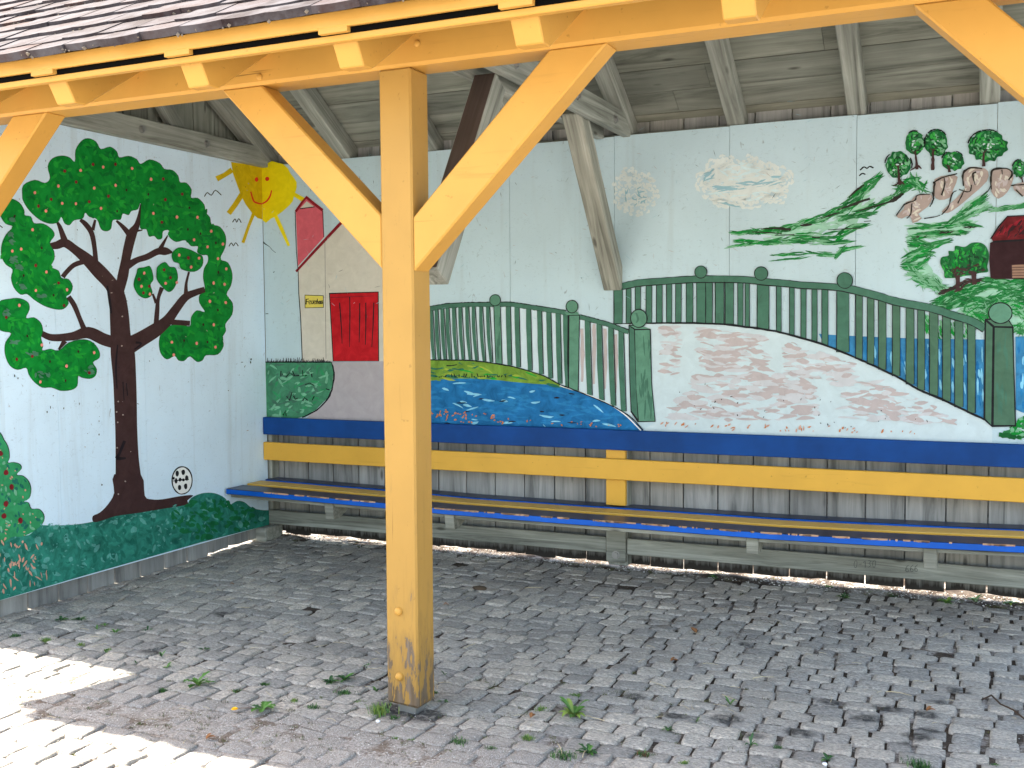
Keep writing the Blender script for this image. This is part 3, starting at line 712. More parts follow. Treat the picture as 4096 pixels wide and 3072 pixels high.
# ------------------------------------------------------------------ mural painting
def catmull(pts, n=5, closed=True):
    out = []; N = len(pts)
    rng = range(N) if closed else range(N-1)
    for i in rng:
        g = lambda k: pts[k % N] if closed else pts[max(0, min(N-1, k))]
        p0, p1, p2, p3 = g(i-1), g(i), g(i+1), g(i+2)
        for s in range(n):
            t = s/n
            out.append(tuple(.5*((2*p1[d])+(-p0[d]+p2[d])*t+(2*p0[d]-5*p1[d]+4*p2[d]-p3[d])*t*t+(-p0[d]+3*p1[d]-3*p2[d]+p3[d])*t**3) for d in range(len(p1))))
    if not closed: out.append(tuple(pts[-1]))
    return out
def inside(p, poly):
    x, y = p[0], p[1]; c = False; j = len(poly)-1
    for i in range(len(poly)):
        xi, yi = poly[i][:2]; xj, yj = poly[j][:2]
        if (yi > y) != (yj > y) and x < (xj-xi)*(y-yi)/(yj-yi+1e-12)+xi: c = not c
        j = i
    return c
class Art:
    """flat paint on a wall: every primitive lies a hair's breadth in front of the one before"""
    def __init__(s, wall, ox=0, oy=0, lift=.0010, limit=None):
        s.wall = wall; s.ox = ox; s.oy = oy; s.v = []; s.f = []; s.m = []; s.mats = []; s.lift = lift; s.rnd = random.Random(len(bpy.data.objects)); s.limit = limit
    def at(s, i, j): s.ox = 2212*i; s.oy = 1659*j; return s
    def P(s, x, y):
        p = back(x+s.ox, y+s.oy) if s.wall == 'back' else left(x+s.ox, y+s.oy)
        if s.wall == 'back': q = Vector((p.x, -s.lift, p.z))
        else: q = Vector((s.lift, min(p.y, -.0012), p.z))
        return q
    def mi(s, mat):
        if mat not in s.mats: s.mats.append(mat)
        return s.mats.index(mat)
    def poly(s, pts, mat, sm=0, closed=True):
        if sm: pts = catmull(pts, sm)
        W = [s.P(*p[:2]) for p in pts]; o = len(s.v)
        tris = tessellate_polygon([[Vector((w.x+w.y, w.z, 0)) if s.wall == 'back' else Vector((w.y, w.z, 0)) for w in W]])
        s.v += W; k = s.mi(mat)
        for t in tris:
            a, b, c = (W[i] for i in t); n = (b-a).cross(c-a); flip = (n.y > 0) if s.wall == 'back' else (n.x < 0)
            s.f.append(tuple(o+i for i in (t[::-1] if flip else t))); s.m.append(k)
        s.lift += .00005
        return pts
    def rib(s, pts, mat, w=None, sm=4, rag=0):
        """ribbon; points (x,y,halfwidth) or (x,y) with w"""
        pts = [(p[0], p[1], p[2] if len(p) > 2 else w) for p in pts]
        if sm and len(pts) > 2: pts = catmull(pts, sm, closed=False)
        A = []; B = []
        for i, (x, y, h) in enumerate(pts):
            x0, y0, _ = pts[max(0, i-1)]; x1, y1, _ = pts[min(len(pts)-1, i+1)]
            dx, dy = x1-x0, y1-y0; L = math.hypot(dx, dy) or 1; nx, ny = -dy/L, dx/L
            r1 = h*(1+s.rnd.uniform(-rag, rag)); r2 = h*(1+s.rnd.uniform(-rag, rag))
            A.append(s.P(x+nx*r1, y+ny*r1)); B.append(s.P(x-nx*r2, y-ny*r2))
        o = len(s.v); k = s.mi(mat); n = len(A); s.v += A+B
        for i in range(n-1): s.f.append((o+i, o+i+1, o+n+i+1, o+n+i)); s.m.append(k)
        s.lift += .00004
    def dot(s, x, y, rx, ry, mat, n=9, wob=.12):
        s.poly([(x+rx*math.cos(6.2832*k/n)*(1+s.rnd.uniform(-wob, wob)), y+ry*math.sin(6.2832*k/n)*(1+s.rnd.uniform(-wob, wob))) for k in range(n)], mat, 3)
    def dabs(s, poly, mats, n, L=(20, 60), w=(4, 9), ang=0, spread=.5):
        """brush marks kept inside a polygon; each a tapered ribbon"""
        xs = [p[0] for p in poly]; ys = [p[1] for p in poly]; step = .0011/max(1, n); l0 = s.lift
        done = 0; tries = 0
        while done < n and tries < n*12:
            tries += 1
            x = s.rnd.uniform(min(xs), max(xs)); y = s.rnd.uniform(min(ys), max(ys)); a = ang+s.rnd.gauss(0, spread); l = s.rnd.uniform(*L); ww = s.rnd.uniform(*w)
            dx, dy = math.cos(a)*l/2, math.sin(a)*l/2; b = s.rnd.uniform(-.2, .2)*l
            if not (inside((x-dx-ww, y-dy), poly) and inside((x+dx+ww, y+dy), poly) and inside((x, y-ww), poly) and inside((x, y+ww), poly)): continue
            l_ = s.lift
            s.rib([(x-dx, y-dy, ww*.25), (x-dx*.4, y-dy*.4+b*.3, ww), (x+dx*.4, y+dy*.4+b*.3, ww*.9), (x+dx, y+dy, ww*.2)], s.rnd.choice(mats), sm=2, rag=.2)
            s.lift = l_+step; done += 1
    def obj(s, name, parent, label=None):
        # keep paint inside the panel's edge
        o = mesh_obj(name, s.v, s.f, s.mats, parent, midx=s.m)
        if label: o['label'] = label
        return o

SEAMS = [.62, 1.85, 2.522, 3.196, 3.871, 4.547]
def panels():
    bm = bmesh.new(); xs = [.002]+SEAMS+[5.18]
    for k, (a, b) in enumerate(zip(xs, xs[1:])):
        dz = [0, .004, -.003, .0, .004, 0, .006, 0, .003, 0, 0][k]; box_bm(bm, (a+.0012, 0, .775), (b-.0012, .015, 2.560+dz))
    bp = bm_obj('mural_panel', bm, 'sky_back', sh); bp['label'] = 'pale blue painted back wall board above the bench'
    bm = bmesh.new(); ys = [-2.349, -1.78, -1.14, -.002]
    for a, b in zip(ys, ys[1:]): box_bm(bm, (-.015, a+.0008, .1006), (0, b-.0008, 2.558))
    lp = bm_obj('mural_panel', bm, 'sky_left', sh); lp['label'] = 'pale blue painted end wall board with the big apple tree'
    return bp, lp

def paint_left(lp):
    A = Art('left').at(0, 1)
    crown = [(190, 30), (200, -60), (300, -105), (385, -79), (430, -120), (410, -220), (450, -290), (530, -315), (600, -300), (645, -262), (650, -360), (700, -440), (760, -465), (830, -435), (870, -372), (950, -392), (1010, -350), (1030, -300),
             (1110, -312), (1180, -285), (1215, -243), (1290, -282), (1380, -250), (1420, -200), (1490, -190), (1540, -140), (1555, -85), (1610, -80), (1655, -20), (1650, 48), (1710, 52), (1765, 110), (1775, 172), (1815, 220), (1828, 278),
             (1900, 300), (1950, 380), (1945, 480), (1903, 578), (1970, 610), (2008, 710), (1995, 810), (1958, 885), (2010, 960), (2005, 1060), (1948, 1140), (1952, 1200), (1922, 1258), (1932, 1330), (1880, 1405), (1780, 1412), (1750, 1455),
             (1700, 1468), (1640, 1422), (1590, 1460), (1540, 1455), (1508, 1418), (1440, 1447), (1385, 1390), (1372, 1290), (1400, 1200), (1470, 1152), (1560, 1142), (1640, 1158), (1650, 1080), (1700, 1022), (1768, 1035), (1722, 960), (1722, 890), (1768, 845), (1753, 740), (1762, 660), (1795, 600), (1790, 548),
             (1745, 545), (1702, 520), (1708, 470), (1650, 468), (1598, 418), (1520, 432), (1458, 385), (1462, 332), (1408, 340), (1400, 400), (1360, 410), (1330, 380), (1285, 385), (1262, 322), (1208, 308), (1215, 100), (1190, 150), (1135, 165), (1110, 200), (1060, 188), (1040, 240), (975, 243), (960, 315), (920, 340), (870, 320), (835, 235), (770, 215), (735, 180), (715, 230), (640, 245), (600, 287), (555, 270), (528, 215), (500, 262), (430, 275), (340, 240), (250, 160), (200, 80)]
    clumpA = [(-20, 110), (75, 55), (165, 90), (208, 160), (212, 200), (265, 212), (292, 268), (370, 272), (445, 320), (470, 375), (430, 440), (465, 510), (468, 580), (440, 645), (505, 680), (530, 742), (590, 752), (627, 815), (605, 880), (570, 905), (592, 960), (550, 1010), (480, 1015), (380, 985), (290, 930), (230, 882), (175, 887), (115, 825), (92, 740), (105, 670), (45, 625), (8, 550), (12, 450), (50, 365), (108, 300), (45, 275), (0, 205)]
    clumpB = [(-20, 960), (80, 922), (170, 918), (240, 955), (252, 1015), (222, 1088), (290, 1083), (350, 1130), (368, 1200), (352, 1262), (370, 1325), (362, 1368), (430, 1355), (505, 1368), (590, 1300), (720, 1272), (805, 1305), (855, 1375), (855, 1435), (800, 1472), (833, 1530), (820, 1590), (770, 1615), (700, 1603), (672, 1592), (665, 1675), (610, 1712), (520, 1718), (440, 1690), (360, 1690), (290, 1640), (245, 1580), (222, 1520), (150, 1537), (80, 1500), (38, 1400), (42, 1300), (92, 1222), (20, 1205), (-20, 1160)]
    c1 = [(1185, 660), (1240, 650), (1290, 640), (1315, 700), (1320, 760), (1295, 800), (1312, 860), (1300, 900), (1250, 920), (1190, 890), (1152, 820), (1155, 760), (1175, 700)]
    c2 = [(1358, 640), (1420, 605), (1460, 645), (1510, 655), (1532, 740), (1500, 830), (1452, 865), (1400, 825), (1350, 760), (1345, 690)]
    c3 = [(1478, 530), (1535, 480), (1620, 492), (1700, 530), (1745, 560), (1740, 640), (1670, 690), (1560, 668), (1540, 618), (1490, 600)]
    # trunk and boughs
    B = Art('left', lift=.0008).at(0, 1)
    def b(*p): B.rib(p, 'bark', sm=5)
    b((1005, 800, 30), (1015, 900, 68), (1030, 1060, 82), (1042, 1250, 88), (1060, 1400, 104), (1075, 1600, 100), (1083, 1800, 98), (1090, 2050, 95), (1098, 2300, 100), (1108, 2480, 112), (1108, 2600, 120), (1105, 2720, 122))
    b((1015, 900, 70), (960, 800, 60), (860, 690, 62), (760, 590, 52), (650, 500, 38), (560, 440, 38), (490, 460, 34), (425, 468, 24))
    b((560, 430, 30), (540, 370, 24), (515, 300, 18), (490, 255, 10)); b((826, 620, 24), (818, 500, 20), (792, 360, 22), (740, 280, 22), (692, 240, 14)); b((800, 330, 16), (822, 240, 10))
    b((1030, 860, 40), (1062, 720, 46), (1085, 590, 40), (1110, 470, 42), (1140, 360, 42), (1180, 290, 26), (1205, 200, 17), (1222, 106, 12)); b((1120, 370, 26), (1060, 300, 18), (1004, 248, 9)); b((1180, 335, 12), (1230, 330, 4))
    b((1095, 640, 34), (1180, 590, 26), (1270, 560, 27), (1360, 515, 29), (1430, 512, 34), (1488, 522, 7)); b((1385, 490, 20), (1418, 430, 12), (1448, 375, 5))
    b((730, 600, 22), (640, 630, 21), (575, 690, 20), (540, 735, 21)); b((1020, 1310, 50), (900, 1275, 52), (760, 1215, 50), (620, 1248, 36), (450, 1258, 30), (358, 1222, 24)); b((735, 1210, 26), (690, 1100, 20), (640, 980, 22), (590, 905, 22)); b((560, 1285, 24), (505, 1362, 8))
    b((1090, 1340, 80), (1200, 1280, 66), (1340, 1195, 60), (1440, 1115, 46), (1520, 1010, 38), (1600, 910, 34), (1690, 868, 28), (1768, 842, 24)); b((1606, 890, 20), (1608, 790, 12), (1632, 690, 9)); b((1430, 1120, 24), (1640, 1135, 22)); b((1345, 1170, 22), (1356, 1030, 20), (1366, 920, 15), (1398, 825, 20)); b((1348, 960, 14), (1318, 880, 9))
    B.poly([(985, 2440), (985, 2600), (930, 2700), (860, 2770), (800, 2800), (805, 2850), (870, 2842), (1000, 2800), (1200, 2772), (1400, 2738), (1610, 2702), (1618, 2665), (1668, 2620), (1560, 2627), (1400, 2655), (1310, 2655), (1250, 2625), (1215, 2440)], 'bark', 3)
    B.rib([(925, 810, 8), (945, 930, 12), (960, 1050, 8)], 'bark_d'); B.rib([(1015, 1320, 6), (1000, 1500, 9), (1010, 1700, 5)], 'bark_d'); B.rib([(1170, 1300, 10), (1220, 1310, 8), (1160, 1360, 6)], 'bark_d'); B.rib([(1075, 2150, 14), (1030, 2260, 12), (1010, 2300, 16), (1085, 2300, 8)], 'bark_d')
    B.rib([(1090, 1650, 5), (1100, 1760, 5)], 'bark_d'); B.rib([(1060, 1640, 5), (1070, 1800, 4)], 'bark_d')
    for x, y in [(1055, 1075), (1050, 1330), (1020, 1660+150), (1005, 1900), (1060, 1925), (1015, 1990), (1010, 2210), (1080, 2500), (1020, 2610)]: B.dot(x, y, 7, 7, 'rock')
    B.obj('painted_trunk', lp, 'dark brown painted tree trunk with spreading boughs')
    for pl in (crown, clumpA, clumpB, c1, c2, c3):
        big = catmull(pl, 3); A.poly(big, 'leaf_edge')
        cx = sum(p[0] for p in big)/len(big); cy = sum(p[1] for p in big)/len(big)
        n = len(big); ins = []
        area = sum(big[i][0]*big[(i+1) % n][1]-big[(i+1) % n][0]*big[i][1] for i in range(n)); sg = 1 if area > 0 else -1
        for i in range(n):
            x0, y0 = big[i-1]; x1, y1 = big[(i+1) % n]; dx, dy = x1-x0, y1-y0; L = math.hypot(dx, dy) or 1
            ins.append((big[i][0]-sg*dy/L*5*1, big[i][1]+sg*dx/L*5))
        A.poly(ins, 'leaf')
        size = abs(area)/2
        A.dabs(big, ['leaf_l', 'leaf_d', 'leaf', 'leaf_d', 'leaf_l'], int(size/2600), (30, 90), (7, 18), .8, .9)
    for (x, y, rx, ry) in [(95, 240, 40, 22), (90, 400, 45, 60), (105, 590, 50, 45), (150, 650, 55, 35), (180, 820, 50, 28), (40, 1040, 50, 40), (110, 1300, 60, 25), (260, 1400, 80, 25), (360, 1580, 90, 40), (740, 1540, 70, 45), (340, 900, 60, 20)]:
        A.dabs([(x-rx, y-ry), (x+rx, y-ry), (x+rx, y+ry), (x-rx, y+ry)], ['leaf_g'], 9, (30, 60), (6, 12), .4, .5)
    pk = [(415, -4+70, 0, 1)]
    pink = [(673, -184), (868, -213), (1118, -202), (1282, -108), (480, -50), (790, -32), (975, -55), (277, 8), (513, 100), (632, 103), (848, 143), (373, 165), (1302, 187), (1506, 218), (1684, 220), (1803, 340), (1654, 415), (1770, 475), (1904, 452), (1860, 577),
            (1525, 547), (1697, 573), (1628, 650), (1933, 665), (1823, 787), (1918, 798), (1222, 702), (1198, 816), (1271, 883), (1407, 790), (1504, 783), (1790, 945), (1928, 955), (1824, 1147), (1460, 1298), (1676, 1308), (1838, 1340), (1478, 1407),
            (255, 328), (80, 512), (156, 495), (374, 692), (283, 852), (553, 845), (140, 980), (335, 1322), (787, 1388), (548, 1504), (322, 1640)]
    dark = [(778, -235), (972, -237), (533, -178), (631, -84), (415, 66), (305, 124), (745, 86), (912, 38), (1403, 68), (1549, 20), (1372, 262), (1603, 571), (1447, 741), (1393, 673), (1175, 755), (1265, 815), (1213, 872), (281, 636), (478, 787), (525, 981), (25, 1084), (250, 1420), (744, 1562), (116, 1445), (1384, -110)]
    vd = [(1065, -15), (1254, 22), (985, 167), (1611, 138), (1597, 325), (1707, 361), (1840, 440), (1861, 694), (1856, 1020), (1731, 1145), (1564, 1283), (1766, 1297), (97, 211), (331, 485), (174, 723), (434, 893), (206, 1244), (402, 1465), (648, 1378), (537, 1628)]
    for x, y in pink: A.dot(x, y, 11, 14, 'pink', 7)
    for x, y in dark: A.dot(x, y, 12, 14, 'apple', 7)
    for x, y in vd: A.dot(x, y, 8, 12, 'apple_d', 7)
    A.obj('painted_crown', lp, 'green painted apple tree crown dotted with pink and dark red fruit')
    # birds
    for k_, segs in enumerate([[(1765, 40), (1790, 5), (1825, 28), (1860, -15), (1912, 28)], [(2008, 262), (2030, 232), (2044, 262), (2062, 230), (2083, 265)], [(1977, 470), (1998, 440), (2016, 465), (2035, 438), (2058, 468)], [(-10, 285), (22, 308)]]):
        D = Art('left').at(0, 1); D.rib([(x, y, 4) for x, y in segs], 'black', sm=3); D.obj('painted_bird', lp)
    Z_ = Art('left').at(0, 1); rn = random.Random(9)
    for _ in range(120):
        x = rn.uniform(20, 2200); y = rn.uniform(-300, 2700); L = rn.uniform(4, 22); a = rn.uniform(0, 3.14)
        if y > 2500-(x*.2): continue
        Z_.rib([(x, y, 1.2), (x+L*.5*math.cos(a), y+L*.5*math.sin(a), rn.uniform(1.5, 4)), (x+L*math.cos(a), y+L*math.sin(a), 1)], rn.choice(['gap', 'rock', 'bark_d']), sm=0, rag=.4)
    for x, y in [(2165, 1445), (2160, 1470), (120, 1590), (150, 1610), (430, 1860), (400, 1900), (680, 1830), (545, 1870), (850, 2095), (875, 2530)]: Z_.dot(x, y, rn.uniform(4, 9), rn.uniform(6, 14), 'gap', 6, .4)
    o = Z_.obj('paint_scuffs', lp, 'small dark scuffs and chips on the pale end wall'); o['kind'] = 'stuff'
    # left half of the sun
    S = Art('left').at(0, 0)
    S.poly([(1995, 1400), (2262, 1434), (2266, 1897), (2225, 1885), (2180, 1845), (2120, 1765), (2082, 1690), (2045, 1590), (2012, 1500)], 'sun')
    S.rib([(2005, 1470, 24), (1940, 1510, 22), (1872, 1548, 24)], 'sun', sm=0, rag=.2); S.rib([(2090, 1680, 22), (2030, 1770, 22), (1975, 1845, 22)], 'sun', sm=0, rag=.15); S.rib([(2195, 1835, 14), (2150, 1950, 14), (2098, 2098, 15)], 'sun', sm=0, rag=.15)
    S.dot(2216, 1550, 15, 20, 'red_l'); S.rib([(2165, 1655, 6), (2190, 1735, 7), (2225, 1755, 7), (2262, 1762, 6)], 'red_l')
    S.obj('painted_sun', lp, 'left half of the smiling yellow sun on the end wall')
    # ground, bush, ball
    T = Art('left').at(0, 2)
    top = [(-20, 1300), (210, 1312), (280, 1280), (340, 1225), (480, 1222), (640, 1215), (800, 1190), (1000, 1140), (1200, 1105), (1400, 1060), (1600, 1040), (1650, 985), (1740, 945), (1830, 940), (1900, 960), (1955, 1000), (1958, 1060), (1995, 1040), (2050, 1010), (2110, 1020), (2160, 1060), (2212, 1080), (2275, 1090), (2325, 1090)]
    bot = [(2325, 1216), (1730, 1370), (740, 1652), (-20, 1874)]
    T.poly(catmull(top, 3, False)+bot, 'teal')
    body = top+bot
    T.dabs(body, ['teal_d', 'teal_d', 'teal', 'teal_l'], 240, (30, 90), (9, 24), 1.2, .8); T.dabs(body, ['teal_l'], 90, (10, 34), (3, 8), -.4, .8)
    T.dabs([(1450, 1100), (1700, 960), (1950, 1000), (2250, 1090), (2300, 1215), (1500, 1430)], ['teal_g'], 90, (30, 80), (8, 20), .4, .8)
    T.dabs([(-20, 1310), (350, 1310), (420, 1700), (-20, 1860)], ['bare', 'teal_l', 'bare'], 70, (14, 70), (3, 9), 1.3, .5)
    T.dabs([(300, 1200), (800, 1190), (1400, 1062), (1650, 1010), (1650, 1070), (800, 1245), (300, 1270)], ['teal_l'], 40, (15, 45), (3, 8), -.2, .4)
    T.obj('painted_grass', lp, 'mottled teal green painted meadow along the foot of the end wall')
    U = Art('left', lift=.0030).at(0, 2)
    bs = [(-20, 480), (30, 488), (68, 560), (75, 640), (60, 682), (110, 678), (165, 695), (178, 735), (135, 785), (190, 795), (240, 840), (262, 910), (245, 990), (195, 1018), (240, 1028), (265, 1080), (330, 1082), (372, 1130), (370, 1190), (320, 1250), (210, 1312), (100, 1320), (-20, 1320)]
    o_ = [(p[0]+6, p[1]-4) for p in bs]; U.poly(o_, 'black', 3); q = U.poly(bs, 'bush', 3)
    U.dabs(bs, ['hedge_l', 'bush', 'teal_d'], 60, (25, 60), (6, 14), 1, .8); U.dabs(bs, ['bare'], 22, (10, 26), (3, 7), 0, 1.5)
    for x, y in [(-2, 600), (46, 765), (93, 890), (44, 1035), (28, 1140), (171, 1180)]: U.dot(x, y, 20, 25, 'apple')
    U.obj('painted_bush', lp, 'rounded green painted bush with red berries')
    V = Art('left').at(0, 2)
    V.dot(1573, 832, 92, 124, 'black', 14, .02); V.dot(1573, 834, 82, 113, 'white', 14, .02)
    for x, y, a, c in [(1530, 772, 14, 26), (1582, 762, 16, 24), (1520, 838, 12, 24), (1555, 826, 14, 16), (1583, 828, 12, 14), (1612, 812, 14, 26), (1550, 893, 16, 24), (1603, 883, 15, 24), (1500, 815, 8, 14)]: V.dot(x, y, a, c, 'black', 7)
    V.rib([(1495, 838, 4), (1560, 830, 4), (1630, 825, 4)], 'black', sm=0)
    V.obj('painted_ball', lp, 'white painted ball with black spots')

def paint_back(bp):
    # right half of the sun
    S = Art('back').at(1, 0)
    S.poly([(50, 1434), (235, 1418), (300, 1500), (352, 1575), (345, 1650), (330, 1680), (318, 1740), (262, 1800), (200, 1850), (130, 1890), (52, 1900)], 'sun_r', 2)
    S.rib([(158, 1840, 16), (220, 1980, 16), (285, 2125, 10)], 'sun_r', sm=0, rag=.2); S.rib([(330, 1680, 16), (440, 1745, 20), (560, 1825, 22)], 'sun_r', sm=0, rag=.2)
    S.dot(97, 1546, 17, 19, 'red_l'); S.rib([(50, 1762, 6), (90, 1740, 7), (120, 1700, 7), (136, 1645, 5)], 'red_l')
    S.obj('painted_sun', bp, 'right half of the smiling yellow sun on the back wall')
    Z_ = Art('back', lift=.0012).at(1, 1)
    Z_.rib([(60, 430, 9), (85, 450, 5), (120, 475, 2), (140, 500, 3), (172, 525, 2)], 'gap', sm=2, rag=.4); Z_.rib([(150, 695, 4), (162, 688, 2)], 'black', sm=0); Z_.rib([(88, 1052, 3), (108, 1052, 3)], 'black', sm=0)
    rn = random.Random(10)
    for _ in range(260):
        x = rn.uniform(60, 5200); y = rn.uniform(-900, 1100); L = rn.uniform(6, 60); a = rn.gauss(0, .9)
        Z_.rib([(x, y, .6), (x+L*.5*math.cos(a), y+L*.5*math.sin(a), rn.uniform(.8, 2.0)), (x+L*math.cos(a), y+L*math.sin(a), .5)], rn.choice(['gap', 'cloud_s', 'rock']), sm=0)
    for x, y in [(3320+2212-2212, -500)]: pass
    o = Z_.obj('paint_scuffs', bp, 'fine scratches and scuffs on the pale back wall'); o['kind'] = 'stuff'
    # fire house
    H = Art('back', lift=.0022).at(1, 1)
    H.poly([(360, 655), (715, 290), (850, 160), (1300, 600), (1300, 1462), (402, 1462)], 'house')
    H.poly([(345, 150), (440, 52), (575, 150), (588, 392), (365, 640)], 'pinkw'); H.poly([(382, 142), (440, 80), (508, 130)], 'house'); H.rib([(380, 145, 4), (508, 128, 4)], 'black', sm=0)
    H.rib([(345, 170, 10), (400, 90, 12), (437, 45, 12), (500, 100, 13), (578, 158, 13)], 'roof_red', sm=0, rag=.15)
    H.rib([(348, 688, 11), (500, 520, 13), (715, 288, 13), (850, 155, 13)], 'roof_red', sm=0, rag=.15); H.rib([(850, 155, 13), (1325, 620, 13)], 'roof_red', sm=0)
    H.rib([(340, 170, 3), (350, 500, 3), (366, 680, 3), (372, 880, 4), (388, 1100, 4), (402, 1455, 4)], 'black', sm=2); H.rib([(578, 160, 3), (588, 390, 3)], 'black', sm=0)
    H.rib([(597, 420, 1.6), (607, 1440, 1.6)], 'gap', sm=0)
    H.poly([(632, 872), (1062, 860), (1066, 1462), (665, 1463)], 'black'); H.poly([(642, 882), (1054, 868), (1058, 1458), (672, 1459)], 'door')
    H.rib([(650, 912, 4), (830, 905, 4), (1020, 898, 3)], 'roof_red', sm=0)
    for x0, y0, x1, y1 in [(724, 955, 746, 1310), (812, 905, 810, 1340), (898, 960, 893, 1300), (951, 955, 947, 1320), (1020, 955, 1003, 1340)]: H.rib([(x0, y0, 5), ((x0+x1)/2+2, (y0+y1)/2, 5), (x1, y1, 3)], 'bark_d', rag=.2)
    H.obj('painted_house', bp, 'cream painted house with pink tower and red gate')
    G = Art('back', lift=.0036).at(1, 1)
    G.poly([(423, 888), (587, 894), (588, 1000), (424, 1004)], 'black'); G.poly([(428, 894), (582, 899), (583, 995), (429, 999)], 'sign')
    def st(*p, w=3.4): G.rib([(x, y, w) for x, y in p], 'black', sm=0)
    bl = 968
    st((437, 925), (435, bl+4), w=5); st((433, 928), (460, 924)); st((436, 948), (455, 946))                                       # F
    st((459, 954), (474, 950), (472, 938), (461, 940), (459, 958), (464, bl), (476, bl-3))                                       # e
    st((481, 938), (481, 962), (486, bl), (494, 962)); st((495, 936), (496, bl))                                                # u
    st((503, 953), (516, 950), (514, 938), (504, 941), (503, 960), (508, bl), (518, bl-4))                                       # e
    st((523, 938), (523, bl)); st((523, 946), (530, 938), (535, 941))                                                             # r
    st((533, 922), (532, bl)); st((533, 950), (538, 942), (543, 948), (543, bl))                                                  # h
    st((557, 942), (550, 942), (548, 958), (551, bl-1), (557, 960)); st((557, 940), (558, bl))                                    # a
    st((562, 940), (562, 962), (566, bl-2), (570, 958)); st((571, 938), (572, bl-2))                                              # u
    st((581, 938), (575, 942), (576, 950), (580, 958), (576, bl), w=3)                                                            # s
    G.obj('painted_sign', bp, 'small yellow painted house sign reading Feuerhaus')
    # hedge, path, pond and bank
    H = Art('back', lift=.0026).at(1, 1)
    H.poly([(655, 1462), (1300, 1462), (1300, 2000), (380, 2000), (600, 1820)], 'path'); H.obj('painted_path', bp, 'grey painted path before the red gate')
    H = Art('back', lift=.0030).at(1, 1)
    hd = [(78, 1468), (300, 1462), (500, 1468), (652, 1470), (670, 1560), (660, 1680), (620, 1780), (520, 1880), (420, 1935), (350, 1958), (92, 1958)]
    H.rib([(652, 1470, 7), (674, 1560, 7), (664, 1680, 7), (624, 1784, 7), (524, 1884, 7), (400, 1945, 7)], 'black', rag=.4)
    H.poly(hd, 'hedge'); H.dabs(hd, ['hedge_l', 'fence', 'hedge', 'bush'], 150, (30, 90), (5, 13), -.3, .6)
    x = 85
    while x < 650:
        H.rib([(x, 1472, 4), (x+H.rnd.uniform(-8, 10), 1472-H.rnd.uniform(12, 45), 2)], 'black', sm=0); H.rib([(x-8, 1472, 4), (x+14, 1468, 4)], 'black', sm=0); x += H.rnd.uniform(7, 18)
    for pts in [[(222, 1545), (218, 1590), (240, 1570)], [(262, 1600), (300, 1560), (330, 1590)], [(320, 1545), (340, 1590), (380, 1585)], [(408, 1540), (412, 1590)], [(430, 1590), (445, 1580)], [(485, 1570), (490, 1600)],
                [(430, 1665), (470, 1650), (510, 1670)], [(270, 1765), (295, 1800), (318, 1730)], [(330, 1760), (345, 1790), (370, 1780)], [(410, 1805), (425, 1775), (455, 1800)], [(490, 1800), (510, 1765)], [(240, 1930), (262, 1885), (268, 1935)], [(610, 1700), (640, 1710)]]:
        H.rib([(a, b_, 4.5) for a, b_ in pts], 'black', sm=0, rag=.3)
    H.obj('painted_hedge', bp, 'rounded green painted hedge left of the path')
    # lower fence background
    W = Art('back', lift=.0012).at(1, 1)
    W.poly([(1300, 1010), (1505, 1000), (1850, 980), (2212, 975), (2462, 1010), (2692, 1050), (2902, 1120), (3212, 1210), (3240, 1230), (3250, 1950), (3120, 1880), (2900, 1760), (2600, 1650), (2250, 1520), (1850, 1450), (1300, 1450)], 'fence_bg')
    for x, y0, y1 in [(2818, 1180, 1640), (2920, 1140, 1660), (3015, 1180, 1700), (3105, 1230, 1740)]: W.rib([(x, y0, 14), (x+4, (y0+y1)/2, 17), (x, y1, 9)], 'deck_m', rag=.3)
    W.obj('painted_backdrop', bp)
    B = Art('back', lift=.0028).at(1, 1)
    bank = [(1300, 1452), (1505, 1456), (1700, 1450), (1860, 1458), (2000, 1475), (2212, 1510), (2362, 1552), (2512, 1600), (2640, 1665), (2760, 1720), (2600, 1700), (2300, 1650), (2000, 1630), (1700, 1640), (1300, 1650)]
    B.poly(bank, 'bank'); B.dabs([(1300, 1500), (1700, 1500), (2212, 1580), (2500, 1640), (2000, 1625), (1300, 1640)], ['bank_d', 'bank'], 40, (60, 140), (5, 12), .1, .15); B.dabs(bank, ['bank_d', 'bank', 'bank', 'leaf_l', 'grass_y'], 60, (60, 140), (5, 14), .1, .2)
    for x in range(1560, 2160, 22): B.rib([(x, 1585+B.rnd.uniform(-20, 12), 4), (x+B.rnd.uniform(-12, 16), 1600, 4)], 'black', sm=0, rag=.3)
    B.rib([(1650, 1500, 5), (1700, 1500, 4), (1740, 1490, 3)], 'black')
    B.obj('painted_bank', bp, 'yellow green painted bank above the pond')
    P_ = Art('back', lift=.0034).at(1, 1)
    pond = [(1300, 1645), (1505, 1632), (1700, 1612), (2000, 1618), (2212, 1640), (2412, 1658), (2560, 1668), (2720, 1708), (2900, 1770), (3080, 1850), (3200, 1925), (3280, 1995), (3345, 2060), (3345, 2120), (1300, 2060)]
    P_.poly(pond, 'water', 2); P_.dabs(pond, ['water_m', 'water', 'water_m'], 170, (60, 160), (5, 14), .05, .15); P_.dabs(pond, ['water_l'], 34, (50, 130), (5, 10), .12, .2)
    P_.dabs(pond, ['black', 'bark_d'], 15, (34, 90), (4, 8), 0, .1); P_.dabs([(1505, 1850), (2212, 1930), (2212, 2010), (1505, 1990)], ['orange'], 46, (10, 34), (3, 8), -.9, .6)
    P_.dabs([(2212, 1960), (3200, 1990), (3200, 2040), (2212, 2010)], ['orange'], 16, (10, 24), (3, 6), -.9, .6)
    P_.rib([(2630, 1672, 4), (2850, 1745, 5), (3060, 1835, 5), (3200, 1930, 5), (3330, 2060, 5)], 'white')
